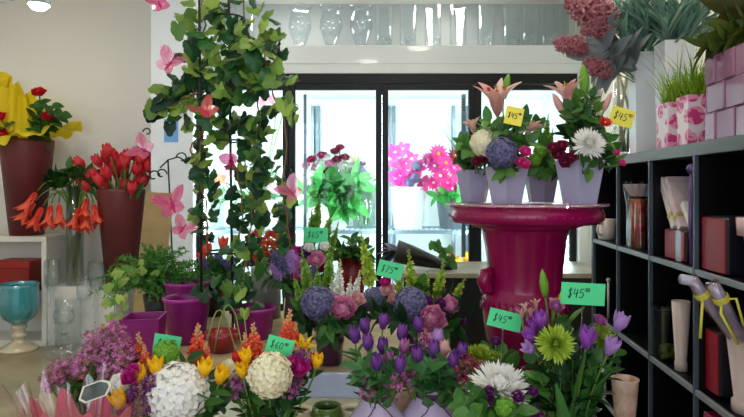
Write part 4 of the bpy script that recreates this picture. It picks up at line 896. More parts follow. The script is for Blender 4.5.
pts = [P(x, y, Y)-iv.location for x, y, Y in ((140, 275, 2.6), (130, 268, 2.5), (118, 278, 2.4), (116, 295, 2.38), (114, 312, 2.36), (117, 330, 2.34))]; s_.tube(pts, .002, 4); s_.build('stem', G_STEM, iv)
for k in range(40):
    t = k/40*5; i = int(t); p = pts[i].lerp(pts[i+1], t-i)+Vector((rf.uniform(-.04, .04), rf.uniform(-.04, .04), rf.uniform(-.03, .03))); g.leaf5(.034*rf.uniform(.7, 1.2), Matrix.Translation(p) @ frame(Vector((rf.uniform(-.6, .6), -1, rf.uniform(0, .8))), rf.uniform(0, 6)))
g.build('leaves', petalm('ivy_variegated', '#4c8a30', '#b6c86a', .4, .3), iv)
# magenta pots
def potm(px, Y, r, h, lab, tilt=None):
    o = lathe_thing('magenta_pot', lab, 'flower pot', px, Y, ZT_, [(0, 0), (r*.74, 0), (r*.78, .01), (r*.97, h*.95), (r*1.0, h), (r*.94, h), (r*.9, h*.9), (r*.7, .012), (0, .012)], MAGP, 40)
    b = MB(); b.lathe([(r*.985, h-.012), (r*1.03, h-.008), (r*1.03, h), (r*.985, h+.002)], 40, caps=False); b.build('rim', plain('magenta_rim', '#a3218a', .3), o); return o
potm(187, 2.66, .098, .19, 'round magenta pot standing behind another of the same size'); potm(187, 2.36, .092, .178, 'round magenta pot in front of its twin, beside the fern')
potm(254, 2.42, .088, .125, 'wide low magenta pot below the grey frosted vase')
so = thing('square_pot', 'square magenta pot at the left end of the table', 'flower pot', P(144, 0, 2.1).xy.to_3d()+Vector((0, 0, ZT_)), .12); b = MB(); b.lathe([(0, 0), (.074, 0), (.092, .15), (.094, .158), (.084, .158), (.07, .012), (0, .012)], 4, smooth=False, caps=False, phase=PI/4); b.build('body', MAGP, so)
for px, Y, lab in ((222, 2.22, 'small dark red bowl beside the magenta pots on the table'),): lathe_thing('red_bowl', lab, 'bowl', px, Y, ZT_, [(0, 0), (.045, 0), (.06, .05), (.062, .075), (.056, .075), (.05, .05), (0, .012)], plain('dark_red_bowl', '#8c0f1c', .3, coat=.4))
lathe_thing('frosted_vase', 'grey frosted glass cylinder vase before the cooler doors', 'vase', 266, 2.8, ZT_, [(0, 0), (.068, 0), (.07, .238), (.064, .238), (.06, .02), (0, .02)], plain('grey_frosted', '#7b7d7c', .3, coat=.3), 32)
of = thing('dried_flowers', 'rust orange dried leaf cluster in the grey frosted vase', 'dried flowers', P(266, 268, 2.8)); g = MB(); s_ = MB()
for k in range(70):
    p = P(rf.uniform(251, 283), rf.uniform(236, 256), 2.8+rf.uniform(-.08, .08))-of.location; g.petal(.05*rf.uniform(.6, 1.2), .03, rad(40), rad(60), .2, 0, 'ov', 4, 2, M=Matrix.Translation(p) @ frame((rf.uniform(-1, 1), rf.uniform(-1, 0), rf.uniform(-.3, 1)), rf.uniform(0, 6)))
    if k % 6 == 0: s_.tube([(0, 0, 0), p*.6, p], .0018, 4)
g.build('leaves', cm('rust'), of); s_.build('stems', plain('twig_brown', '#6f6248', .8), of)
# dark glass vase with orange and lilac flowers behind the trellis
oK = lathe_thing('black_vase', 'black glass vase of orange and lilac flowers behind the ivy trellis', 'vase', 214, 2.85, ZT_, [(0, 0), (.05, 0), (.065, .2), (.07, .26), (.064, .26), (.05, .02), (0, .02)], plain('black_glass', '#101114', .15, coat=.5)); bK = oK.location+Vector((0, 0, .2)); LK = 'in the black vase behind the trellis'
for x, y, s in ((207, 250, .05), (223, 244, .045), (202, 258, .04)): flower('open_tulip', 'orange', x, y, 2.8, s*1.4, jit(bK), LK, look='orange parrot tulip', plural='orange parrot tulips', name='tulip')
for x, y in ((218, 260), (205, 264), (230, 262)): flower('lilac', 'blue', x, y, 2.78, .08, jit(bK), LK, axis=((x-214)/40, -.5, .5), look='blue lilac cluster')
for x, y in ((215, 275), (205, 280), (226, 272), (212, 268)): leafy(x, y, 2.78, jit(bK), LK, 9, .08, .045, G_LEAF)
# ivy trellis
TX, TY = P(228, 0, 2.42).x, 2.42
tr = thing('trellis', 'black wire trellis standing on the table with ivy twined up it', 'trellis', (TX, TY, ZT_))
for k, (xb, xt, yy) in enumerate(((206, 203, -.06), (230, 225, .05))):
    b = MB(); b.tube([P(xb, 0, TY).xy.to_3d()-Vector((TX, TY-yy, 0)), P((xb+xt)/2, 0, TY).xy.to_3d()-Vector((TX, TY-yy, -.8)), P(xt, 0, TY).xy.to_3d()-Vector((TX, TY-yy, -1.75))], .0055, 8); b.build('rod', LEGM, tr)
for z, r in ((.35, .085), (.8, .075), (1.3, .065)):
    b = MB(); b.tube([(r*math.cos(a*PI/12), r*math.sin(a*PI/12), z) for a in range(25)], .004, 5, caps=False); b.build('ring', LEGM, tr)
iv = thing('ivy_garland', 'tall ivy garland with lobed green leaves climbing the black trellis', 'ivy', (TX, TY, ZT_+.001)); g = MB(); g2 = MB(); s_ = MB(); vo = iv.location
strands = [[(236, 325, 2.42), (246, 280, 2.38), (250, 235, 2.36), (252, 195, 2.36), (246, 160, 2.38), (262, 120, 2.4), (255, 80, 2.42), (250, 40, 2.42), (240, -20, 2.45)],
 [(205, 262, 2.4), (208, 225, 2.36), (203, 190, 2.36), (198, 160, 2.34), (205, 125, 2.36), (190, 95, 2.36), (196, 60, 2.38), (205, 25, 2.4), (200, -25, 2.45)],
 [(290, 250, 2.36), (286, 215, 2.36), (284, 180, 2.36), (286, 125, 2.36), (275, 95, 2.38), (268, 60, 2.4), (262, 20, 2.42)],
 [(152, 108, 2.32), (165, 112, 2.34), (182, 100, 2.36), (200, 92, 2.38), (235, 88, 2.4)], [(190, 165, 2.3), (192, 150, 2.32), (200, 130, 2.36)], [(285, 75, 2.34), (276, 66, 2.38), (258, 62, 2.4)],
 [(248, 270, 2.40), (240, 240, 2.38), (242, 205, 2.36), (238, 170, 2.38)]]
for S in strands:
    pts = [P(*q)-vo for q in S]; fine = []
    for a, b in zip(pts, pts[1:]):
        for t in (0, .33, .66): fine.append(a.lerp(b, t)+Vector((rf.uniform(-.012, .012), rf.uniform(-.012, .012), 0)))
    s_.tube(fine+[pts[-1]], .0035, 5)
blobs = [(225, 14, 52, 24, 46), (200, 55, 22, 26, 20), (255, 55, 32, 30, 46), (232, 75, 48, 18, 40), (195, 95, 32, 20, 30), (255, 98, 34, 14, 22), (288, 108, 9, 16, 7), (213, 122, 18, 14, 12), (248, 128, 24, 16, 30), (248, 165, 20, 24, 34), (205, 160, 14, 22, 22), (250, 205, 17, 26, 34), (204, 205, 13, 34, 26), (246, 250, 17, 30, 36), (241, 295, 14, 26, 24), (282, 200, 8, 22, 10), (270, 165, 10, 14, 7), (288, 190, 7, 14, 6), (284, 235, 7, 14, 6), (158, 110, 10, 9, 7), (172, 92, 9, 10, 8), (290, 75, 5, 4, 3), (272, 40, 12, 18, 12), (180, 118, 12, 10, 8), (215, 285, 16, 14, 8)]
for (cx, cy, rx, ry, n) in blobs:
    for k in range(n):
        a = rf.uniform(0, 2*PI); q = math.sqrt(rf.random()); Y = 2.42+rf.uniform(-.12, .12); px, py = cx+rx*q*math.cos(a), cy+ry*q*math.sin(a)
        p = P(px, py, Y)-vo; d = Vector((rf.uniform(-.9, .9), rf.uniform(-1.2, -.1), rf.uniform(-.1, 1.1))); r = rf.uniform(.042, .074)*(1.0 if cy < 150 else .82)
        M = Matrix.Translation(p) @ frame(d, PI+rf.uniform(-1., 1.))
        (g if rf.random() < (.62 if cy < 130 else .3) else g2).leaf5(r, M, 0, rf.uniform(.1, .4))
        s_.tube([p, p+Vector((rf.uniform(-.02, .02), .03, -.01))], .0014, 3, caps=False)
s_.build('stem', plain('vine_brown', '#7a5a30', .7), iv)
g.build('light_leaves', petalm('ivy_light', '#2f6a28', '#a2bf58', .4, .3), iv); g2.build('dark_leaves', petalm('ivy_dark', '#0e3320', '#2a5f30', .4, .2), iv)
# translucent pink butterflies on the ivy
WING = {'pink': glassm('pink_wing', '#f49ac0', .15, .08, .5, ('#e84f92', .5)), 'pale': glassm('pale_pink_wing', '#f8b8cc', .15, .08, .5, ('#ee7fa6', .42)), 'coral': glassm('coral_wing', '#f49a8a', .15, .08, .5, ('#e2604e', .65))}
def butterfly(px, py, Y, s, col, ax, spin, fold, lab):
    o = thing('butterfly_ornament', lab, 'ornament', P(px, py, Y)); s *= .85; M0 = frame(ax, spin) @ Matrix.Scale(s, 4)
    b = MB(); b.tube([(0, -.5, 0), (0, -.3, .03), (0, .1, .04), (0, .42, .02)], [.03, .07, .09, .05], 7, M=M0); b.ball((0, .5, .02), .085, 7, 5, M=M0)
    for sg in (-1, 1): b.tube([(0, .55, .03), (.12*sg, .8, .1), (.25*sg, .9, .12)], .014, 4, M=M0)
    b.build('body', petalm('butterfly_body', '#c81e63', '#c81e63', .4, .1), o)
    for sg in (-1, 1):
        for k, (a, L, W) in enumerate(((rad(48), 1.4, .85), (rad(122), .85, .8))):
            w = MB(); Mw = M0 @ Matrix.Rotation(-fold*sg, 4, 'Y') @ Matrix.Rotation(-sg*a, 4, 'Z') @ Matrix.Translation((0, .05, .02)) @ Matrix.Rotation(-PI/2, 4, 'X')
            w.petal(L, W, 0, rad(14), .03, PI/2, 'tul' if k else 'ov', 8, 4, M=Mw); 
            for q in (-.5, -.2, .1, .4): w.tube([Mw @ Vector((0, 0, .05)), Mw @ Vector((q*W*.45, .02, L*.5)), Mw @ Vector((q*W*.7, .05, L*.92))], .012*s, 3, mat=1)
            w.build('wing', [WING[col], petalm('butterfly_vein', '#d02a70', '#d02a70', .4, .1)], o)
for a in ((160, 5, 2.3, .055, 'pink', (.2, -1, .3), .6, .4, 'pink butterfly ornament topmost left on the ivy garland'), (169, 65, 2.26, .065, 'pale', (-.1, -1, .2), -.7, .5, 'large pale pink butterfly on the ivy beside the cream wall'),
 (207, 113, 2.24, .065, 'coral', (.1, -.8, .7), .9, .6, 'coral pink butterfly with orange wings in the middle of the ivy'), (232, 160, 2.24, .06, 'pink', (0, -.7, -.6), 0, 1.05, 'pink butterfly with raised V-shaped wings in the dark ivy'),
 (291, 192, 2.26, .06, 'pale', (.4, -.9, .2), 1.1, .5, 'pink butterfly at right against the black cooler frame'), (173, 206, 2.3, .075, 'pink', (-.1, -1, .3), .3, .4, 'large pink butterfly hanging before the white pillar'),
 (182, 230, 2.3, .055, 'pale', (.1, -1, .1), -.5, .5, 'lowest pink butterfly before the white pillar'), (144, 150, 2.35, .06, 'pale', (.1, -.9, .3), 1.2, .4, 'pale pink butterfly beside the red tulips')): butterfly(*a)
# pink waxflowers and cellophane bouquet at lower left
cl = thing('cellophane_bouquet', 'pink bouquet wrapped in shiny clear cellophane at the lower left corner', 'bouquet', P(85, 0, 1.45).xy.to_3d()+Vector((0, 0, ZB))); CEL = glassm('cellophane', '#fdf2f5', .06, .1, .6)
g = MB()
def cone(u, v):
    a = 2*PI*u; r = (.03+.125*v**1.1)*(1+.10*math.sin(8*a)*v+.07*math.sin(13*a+2)*v); return (r*math.cos(a)*1.05, r*math.sin(a)*.7, .02+.31*v+.035*math.sin(8*a+1)*v+.025*math.sin(21*a)*v)
sheet(140, 10, cone); g.build('cellophane', CEL, cl)
g = MB()
def cone2(u, v):
    a = 2*PI*u; r = (.025+.10*v)*(1+.12*math.sin(9*a)*v); return (r*math.cos(a)*1.05, r*math.sin(a)*.7, .015+.275*v+.035*math.sin(9*a)*v)
sheet(110, 8, cone2); g.build('pink_tissue', petalm('pink_tissue', '#c9566f', '#dc7a8e', .6, .3), cl)
rg = R
bq = cl.location+Vector((0, .05, .08)); LQ = 'above the cellophane bouquet'
for x, y, r in ((103, 342, .055), (115, 355, .05), (62, 372, .042), (76, 376, .042), (88, 362, .045), (104, 365, .05), (122, 372, .04), (95, 378, .045), (112, 332, .035), (52, 380, .03), (128, 360, .03), (108, 350, .05), (98, 352, .04), (118, 340, .035)): spray(x, y, 1.64+R.uniform(-.08, .08), bq, LQ, 'wax', 100, r, 'pink purple waxflower spray', .0095)
for x, y, c in ((118, 368, 'rust'), (109, 374, 'rust'), (90, 372, 'rust')): spray(x, y, 1.7, bq, LQ, c, 40, .04, 'rust waxflower spray', .009)
for x, y in ((84, 378), (100, 372), (116, 378), (70, 384)): leafy(x, y, 1.68, bq, LQ, 10, .045, .016, G_LEAF, look='thin green leafy stem')
# chalk tag
tg = thing('chalk_tag', 'elongated grey slate tag with cream border standing in the cellophane bouquet', 'tag', P(94, 405, 1.36)); Mt = Matrix.Translation(P(94.5, 391, 1.30)-tg.location) @ Matrix.Rotation(rad(-20), 4, 'Y') @ Matrix.Rotation(rad(-12), 4, 'X')
def hexpl(b, s, y0, y1):
    w, h = 17/F*1.3*s, 8.2/F*1.3*s; sh_ = [(-w*1.05, -h*.35), (-w*.72, -h), (w*.62, -h), (w*1.05, -h*.1), (w*1.0, h*.45), (w*.55, h), (-w*.6, h)]; n = len(sh_)
    vs = [(x, y0, z) for x, z in sh_]+[(x, y1, z) for x, z in sh_]; b.add(vs, [tuple(range(n)), tuple(range(2*n-1, n-1, -1))]+[(i, i+n, (i+1) % n+n, (i+1) % n) for i in range(n)], 0, False, Mt)
b = MB(); hexpl(b, 1.0, 0, .004); b.build('border', plain('cream_border', '#d8cfc0', .5), tg); b = MB(); hexpl(b, .84, -.0012, 0); b.build('slate', plain('slate_grey', '#3c4440', .7, c2='#586059', scale=30), tg)
b = MB(); b.tube([Vector((0, .01, -.12)), Mt @ Vector((0, .006, 0))], .002, 5); b.build('stake', CLEAR, tg)
# ================================================================== inside the cooler
WB = plain('white_bucket', '#f2f4f2', .35); GB = plain('grey_bucket', '#5a636b', .35)
def bucket(px, Y, z, r0, r1, h, m, lab):
    o = lathe_thing('flower_bucket', lab, 'bucket', px, Y, z, [(0, 0), (r0, 0), (r1, h*.96), (r1*1.05, h*.96), (r1*1.05, h), (r1*.95, h), (r0*.94, .02), (0, .02)], m, 36); return o.location+Vector((0, 0, h*.7))
Zs = .97
k1 = bucket(330, 5.45, Zs, .15, .18, .26, WB, 'white bucket of mixed flowers and greens in the second cooler bay'); k2 = bucket(408, 5.45, Zs, .13, .165, .38, WB, 'tall white bucket of hot pink orchids in the third cooler bay'); k3 = bucket(452, 5.45, Zs, .11, .15, .33, GB, 'dark grey bucket of magenta gerberas in the third cooler bay'); k4 = bucket(262, 5.45, Zs, .13, .16, .26, WB, 'white bucket of orange and pink flowers in the first cooler bay')
kg = lathe_thing('stem_vase', 'clear glass vase of long green stems in the second cooler bay', 'vase', 364, 5.42, Zs, [(0, 0), (.1, 0), (.105, .34), (.1, .34), (.096, .02), (0, .02)], WATERG)
C1, C2, C3, C4 = 'in the second bay white bucket', 'in the tall white cooler bucket', 'in the grey cooler bucket', 'in the first bay white bucket'
for x, y, c, s in ((312, 160, 'burgundy', .055), (322, 156, 'burgundy', .055), (335, 152, 'burgundy', .05), (345, 158, 'burgundy', .05), (328, 172, 'burgundy', .055), (349, 176, 'burgundy', .06), (361, 163, 'plum', .05), (320, 168, 'white', .08), (345, 168, 'white', .08), (310, 176, 'white', .08), (303, 186, 'cream', .07), (365, 176, 'pink', .05), (340, 148, 'burgundy', .045), (306, 166, 'pink', .05), (330, 164, 'pink', .055), (353, 168, 'white', .07), (337, 160, 'burgundy', .05), (316, 168, 'burgundy', .05), (326, 158, 'white', .06), (355, 160, 'cream', .06)): flower('rose', c, x, y, 5.35, s, jit(k1, .05), C1, look={'white': 'white', 'cream': 'cream', 'pink': 'pale pink', 'burgundy': 'dusky red', 'plum': 'plum'}[c]+' carnation', name='carnation', stem_r=.006)
for x, y in ((330, 190), (342, 196), (350, 188), (335, 204), (352, 200), (322, 196), (318, 186), (360, 186), (308, 196), (330, 180), (345, 206), (356, 178)): leafy(x, y, 5.28, jit(k1, .04), C1, 9, .20, .11, petalm('cooler_leaf', '#2c8a3a', '#5fbf5e', .4, .35), look='broad green leaf stem', r=.007)
for x, y in ((370, 165), (362, 158), (358, 172), (372, 176)): flower('hydrangea', 'blue' if x == 358 else 'white', x, y, 5.42, .09, kg.location+Vector((0, 0, .05)), 'in the cooler stem vase', look='pale hydrangea', stem_r=.008)
for x in (357, 362, 367, 371): leafy(x, 184, 5.42, kg.location+Vector((R.uniform(-.06, .06), R.uniform(-.05, .05), .03)), 'in the cooler stem vase', 12, .16, .03, petalm('cooler_leaf', '#2c8a3a', '#5fbf5e'), look='long green stem', r=.008)
for x, y in ((394, 152), (403, 150), (412, 160), (399, 165), (408, 170), (395, 178), (404, 182), (414, 176), (424, 184), (418, 168), (401, 175), (390, 160)): flower('orchid', 'hotpink' if (x+y) % 3 else 'magenta', x, y, 5.35, .088, jit(k2, .04), C2, axis=(R.uniform(-.5, .5), -1, .2), look='pink orchid bloom', name='orchid', stem_r=.006, bk='white')
for x, y in ((410, 182), (415, 178), (416, 166)): flower('hydrangea', 'blue', x, y, 5.33, .05, jit(k2, .04), C2, look='pale blue hydrangea tuft', stem_r=.006)
for x, y, c, s in ((438, 154, 'hotpink', .10), (446, 163, 'hotpink', .09), (434, 166, 'magenta', .09), (440, 176, 'hotpink', .09), (454, 168, 'hotpink', .08), (466, 170, 'violet', .08), (460, 178, 'hotpink', .08), (433, 183, 'hotpink', .08), (448, 183, 'hotpink', .075), (440, 190, 'hotpink', .065), (452, 189, 'magenta', .065), (463, 189, 'hotpink', .07), (470, 182, 'violet', .07), (428, 160, 'magenta', .08), (455, 156, 'burgundy', .08)): flower('gerbera', c, x, y, 5.32, s, jit(k3, .04), C3, axis=(R.uniform(-.35, .35), -1, .25), look={'hotpink': 'hot pink', 'magenta': 'magenta', 'violet': 'violet pink', 'burgundy': 'burgundy'}[c]+' gerbera', stem_r=.006, bk='white' if y > 165 else 'yellow')
for x, y in ((436, 196), (448, 197), (460, 196), (470, 194), (444, 194)): leafy(x, y, 5.28, jit(k3, .04), C3, 8, .13, .06, petalm('cooler_leaf', '#2c8a3a', '#5fbf5e'), look='green leaf stem', r=.006)
for x, y, c, s in ((265, 205, 'orange', .07), (272, 188, 'pink', .06), (258, 195, 'coral', .06), (221, 180, 'coral', .07), (230, 172, 'pink', .06), (277, 160, 'pink', .05), (272, 100, 'pink', .06), (262, 102, 'pink', .06), (280, 105, 'hotpink', .05)): flower('orchid', c, x, y, 5.4, s, jit(k4, .05), C4, axis=(R.uniform(-.4, .4), -1, .2), look={'orange': 'orange', 'pink': 'pale pink', 'coral': 'coral', 'hotpink': 'bright pink'}[c]+' orchid', name='orchid', stem_r=.006)
for x, y in ((262, 190), (272, 196), (225, 190), (218, 200), (275, 180), (280, 205), (268, 175)): leafy(x, y, 5.42, jit(k4, .05), C4, 11, .12, .045, petalm('cooler_leaf', '#2c8a3a', '#5fbf5e'), look='fresh green leaf stem', r=.006)
# small ivy and tulips on the counter
ci = lathe_thing('ivy_pot', 'small sprig of ivy in a black pot on the counter left of the urn', 'potted plant', 446, 4.42, .736, [(0, 0), (.05, 0), (.06, .05), (.052, .05), (0, .04)], LEGM, part='pot'); g = MB()
for x, y in ((434, 243), (440, 245), (447, 247), (444, 254), (448, 259), (443, 259), (451, 262), (438, 248), (445, 250), (436, 241), (450, 256)):
    p = P(x, y, 4.36)-ci.location; g.leaf5(.06, Matrix.Translation(p) @ frame((rf.uniform(-.4, .4), -1, .4), PI+rf.uniform(-.8, .8))); g.tube([(0, 0, .04), p*.6+Vector((.02, 0, .02)), p], .003, 4, mat=1, caps=False)
g.build('leaves', [G_LEAF, G_STEM], ci)
tp_ = lathe_thing('flower_bucket', 'low white bucket of yellow and orange tulips on the lower cooler shelf', 'bucket', 462, 5.4, .515, [(0, 0), (.12, 0), (.15, .16), (.14, .16), (.11, .02), (0, .02)], WB); bt = tp_.location+Vector((0, 0, .1))
for x, y, c in ((452, 258, 'orange'), (459, 262, 'yellow'), (466, 257, 'yellow'), (471, 262, 'orange'), (463, 266, 'yellow'), (456, 265, 'coral')): flower('tulip', c, x, y, 5.35, .1, jit(bt, .04), 'in the low cooler bucket', look={'orange': 'orange tulip', 'yellow': 'yellow tulip', 'coral': 'coral tulip'}[c], stem_r=.006)
# ================================================================== on and in the black shelf
WV = plain('white_ceramic', '#dfe2e8', .25, coat=.4, c2='#e6e8ec', scale=3)
def squarev(v, u, w, h, lab, z=1.481, m=WV, name='square_vase', taper=.85, rz=0.):
    o = on_shelf(name, lab, 'vase', v, u, z, rz); k = math.sqrt(2)*w/2; b = MB(); b.lathe([(0, 0), (k*taper, 0), (k, h), (k*.9, h), (k*.8*taper, .02), (0, .02)], 4, smooth=False, caps=False, phase=PI/4); b.build('body', m, o); return o
def uv(px, Y): # shelf coordinates of a picture column at distance Y
    x = (px-CX)/F*Y; q = Matrix.Rotation(-ANG, 4, 'Z') @ Vector((x-OX, Y, 0)); return q.x, q.y
s1 = squarev(*uv(643, 2.62), .10, .45, 'tall white square vase left of the pair on the black shelf'); s2 = squarev(*uv(674, 2.42), .115, .45, 'tall white square vase right of the pair, above the grass pots')
s3 = lathe_thing('cylinder_vase', 'tall slim clear glass vase with twigs at the far end of the shelf', 'vase', 623, 2.8, 1.481, [(0, 0), (.045, 0), (.045, .36), (.041, .36), (.04, .02), (0, .02)], GL, 24)
g = MB()
for k in range(7): g.tube([(.02*math.cos(k), .02*math.sin(k), .02), (.03*math.cos(k*2), .03*math.sin(k*2), .2), (.025*math.cos(k*3), .025*math.sin(k*3), .42)], .006, 5)
q = thing('twig_bundle', 'pale twigs standing in the slim clear vase', 'twigs', s3.location+Vector((0, 0, .01))); g.build('twigs', plain('pale_twig', '#cdbfa0', .7), q)
EUC = petalm('blue_green_leaf', '#55806f', '#a3bfae', .5, .25); GRY = petalm('grey_leaf', '#6c7678', '#98a09f', .5, .2)
LS1, LS2 = 'in the left tall white vase', 'in the right tall white vase'
for k in range(15):
    x = rf.uniform(612, 668); leafy(x, rf.uniform(-14, 26), 2.6+rf.uniform(-.12, .12), s1.location+Vector((rf.uniform(-.02, .02), rf.uniform(-.02, .02), .3)), LS1, 20, .13, .021, EUC, look='blue-green willow leaf branch', plural='blue-green willow leaf branches', spread=.6)
for k in range(15):
    x = rf.uniform(652, 716); leafy(x, rf.uniform(-14, 30), 2.42+rf.uniform(-.12, .12), s2.location+Vector((rf.uniform(-.02, .02), rf.uniform(-.02, .02), .3)), LS2, 20, .13, .021, EUC, look='blue-green willow leaf branch', plural='blue-green willow leaf branches', spread=.6)
for x, y, s in ((590, 12, .095), (571, 46, .055), (597, 68, .05), (600, 28, .06), (583, -4, .06), (578, 8, .05), (603, 10, .055), (592, 30, .045), (563, 42, .035), (579, 50, .035), (604, 74, .03), (590, 62, .03)): flower('lilac', 'dusty', x, y, 2.5, s*2.3, s1.location+Vector((0, 0, .3)), LS1, look='dried burgundy hydrangea', axis=((x-640)/60, -.35, .25 if y < 30 else -.15), name='dried_hydrangea', cat='hydrangea')
for x, y in ((600, 45), (608, 55), (595, 52), (612, 68), (604, 62)): leafy(x, y, 2.5, s1.location+Vector((0, 0, .35)), LS1, 7, .14, .06, GRY, look='grey drooping leaf stem')
# grass pots with printed roses
def rose_mat():
    m, nt, out = newmat('rose_print'); p = nt.nodes.new('ShaderNodeBsdfPrincipled'); pset(p, Roughness=.35); tc = nt.nodes.new('ShaderNodeTexCoord')
    v = nt.nodes.new('ShaderNodeTexVoronoi'); v.inputs['Scale'].default_value = 16; w = nt.nodes.new('ShaderNodeTexWave'); w.wave_type = 'RINGS'; w.inputs['Scale'].default_value = 9; w.inputs['Distortion'].default_value = 9; w.inputs['Detail Scale'].default_value = 3
    nt.links.new(tc.outputs['Object'], v.inputs['Vector']); nt.links.new(tc.outputs['Object'], w.inputs['Vector'])
    c1 = ramp2(nt, w.outputs['Fac'], '#cf3d80', '#ef9fbd', .3, .7); mx = nt.nodes.new('ShaderNodeMix'); mx.data_type = 'RGBA'
    r = nt.nodes.new('ShaderNodeValToRGB'); r.color_ramp.elements[0].position = .50; r.color_ramp.elements[1].position = .53; nt.links.new(v.outputs['Distance'], r.inputs[0])
    nt.links.new(r.outputs[0], mx.inputs['Factor']); nt.links.new(c1, mx.inputs['A']); mx.inputs['B'].default_value = (*lin('#efdfe2'), 1); nt.links.new(mx.outputs['Result'], p.inputs['Base Color']); nt.links.new(p.outputs[0], out.inputs[0]); return m
RM = rose_mat()
for px, Y, w, h, lab in ((677, 2.16, .105, .165, 'left pink rose-print pot of grass on the black shelf'), (696, 1.985, .09, .165, 'right pink rose-print pot of grass beside the mauve woven planter')):
    o = squarev(*uv(px, Y), w, h, lab, m=RM, name='grass_pot', taper=.95); o['category'] = 'potted grass'; g = MB()
    for k in range(170):
        a = rf.uniform(0, 2*PI); r = w*.42*math.sqrt(rf.random()); L = rf.uniform(.08, .16); az = rf.uniform(0, 2*PI)
        g.petal(L, .006, rad(rf.uniform(0, 30)), rad(rf.uniform(5, 60)), 0, az, 'blade', 5, 1, M=Matrix.Translation((r*math.cos(a), r*math.sin(a), h*.93)))
    for k in range(7): g.petal(.26, .004, rad(rf.uniform(10, 30)), rad(rf.uniform(20, 55)), 0, rf.uniform(PI*.7, PI*1.6), 'blade', 8, 1, M=Matrix.Translation((0, 0, h*.9)))
    gr = g.build('grass', petalm('grass_green', '#5f8f1c', '#a9c83a', .45, .3), o); gr['kind'] = 'stuff'
# woven mauve planter
MAU = plain('mauve_glaze', '#8d5876', .25, c2='#996482', scale=4, coat=.6)
wp = on_shelf('woven_planter', 'mauve ceramic planter moulded like a wide basket weave at the right end', 'planter', .17, 1.64, 1.481); L_, W_, H_ = .165, .145, .25
b = MB(); b.box((-W_, -L_, 0), (W_, L_, H_-.01)); b.build('body', MAU, wp); b = MB()
for fi, (hx, n_) in enumerate(((L_, 6), (L_, 6), (W_, 5), (W_, 5))):
    for r in range(3):
        for c in range(n_):
            t0 = -hx+2*hx*c/n_; t1 = t0+2*hx/n_; z0 = H_*r/3; up = (r+c) % 2; e = .008 if up else .004; q = .003 if up else -.003
            if fi == 0: b.box((-W_-e, t0-q, z0), (-W_, t1+q, z0+H_/3-.001), 0, .003)
            if fi == 1: b.box((W_, t0-q, z0), (W_+e, t1+q, z0+H_/3-.001), 0, .003)
            if fi == 2: b.box((t0-q, -L_-e, z0), (t1+q, -L_, z0+H_/3-.001), 0, .003)
            if fi == 3: b.box((t0-q, L_, z0), (t1+q, L_+e, z0+H_/3-.001), 0, .003)
b.build('weave', MAU, wp)
LWP = 'in the mauve woven planter'; bw = wp.location+Vector((0, 0, .24))
for x, y in ((712, 40), (725, 44), (738, 40), (705, 48), (744, 30), (730, 30), (718, 32)): leafy(x, y, 1.75, bw+Vector((rf.uniform(-.08, .08), rf.uniform(-.08, .1), 0)), LWP, 10, .10, .04, petalm('olive_leaf', '#3d4f1c', '#7d8f3c', .4, .25), look='olive green leafy branch', plural='olive green leafy branches')
for x, y in ((735, 8), (745, 18), (722, 4), (740, -4)): leafy(x, y, 1.8, bw, LWP, 9, .12, .06, petalm('autumn_leaf', '#3a4a20', '#7a4a2c', .4, .25), look='brown green broad leaf branch', plural='brown green broad leaf branches')
for x, y in ((741, 50), (743, 26), (733, 47)): flower('rose', 'burgundy', x, y, 1.75, .03, bw, LWP, look='dark red bloom', name='rose')
# shelf cells: mug, wrapped gifts, cards, boxes, pots
mg = on_shelf('mug', 'white ceramic mug in the farthest visible shelf cell', 'mug', .048, 2.885, 1.091); b = MB(); b.lathe([(0, 0), (.036, 0), (.04, .01), (.043, .10), (.039, .10), (.036, .012), (0, .012)], 28, caps=False); b.build('body', plain('mug_white', '#d9cdc4', .3, coat=.3), mg)
b = MB(); b.tube([(-.03, -.028, .08), (-.055, -.05, .075), (-.06, -.055, .05), (-.05, -.045, .028), (-.03, -.026, .025)], .006, 7); b.build('handle', plain('mug_white', '#d9cdc4'), mg)
gw = on_shelf('gift_basket', 'cellophane wrapped gift with white frilled paper top and two red tins', 'gift', .064, 2.475, 1.091); b = MB()
g = b
def wrapf(u, v):
    a = 2*PI*u; r = (.054+.02*max(0, v-.7)*2)*(1+.04*math.sin(9*a)+.05*math.sin(15*a)*v*v); return (r*math.cos(a), r*math.sin(a), .002+.265*v+.012*math.sin(12*a)*v**3)
sheet(100, 10, wrapf); g.build('cellophane', CEL, gw); g = MB()
def paper(u, v):
    a = 2*PI*u; r = (.040+.026*v)*(1+.06*math.sin(14*a)*v); return (r*math.cos(a), r*math.sin(a), .215+.05*v)
sheet(100, 4, paper); g.build('paper_frill', plain('white_tissue', '#d5d8d6', .6), gw)
for yy in (-.023, .024):
    b = MB(); b.lathe([(0, .003), (.022, .003), (.022, .095), (.021, .1), (.021, .104), (.022, .109), (.022, .205), (0, .205)], 24, M=Matrix.Translation((-.012, yy, 0))); b.build('tin', plain('red_tin', '#a81a2c', .25, c2='#b08a5c', scale=16, metal=.2), gw)
REDG = plain('red_gloss', '#8a0c1c', .3, c2='#9c1426', scale=5, coat=.1, spec=.25); NAVY = plain('dark_navy_panel', '#15131d', .35)
rb = on_shelf('red_box', 'small glossy red and dark gift box holding the leaning cards', 'box', .15, 2.03, 1.091); b = MB(); b.box((-.115, -.05, 0), (.11, .12, .105), 0, .004); b.build('body', NAVY, rb); b = MB(); b.box((-.119, -.045, .004), (-.115, .115, .101), 0, .001); b.build('front_panel', REDG, rb)
b = MB(); b.box((-.1195, -.02, .0), (-.1185, .02, .104)); b.build('ribbon', plain('silver_ribbon', '#cfc6cc', .2, .6), rb)
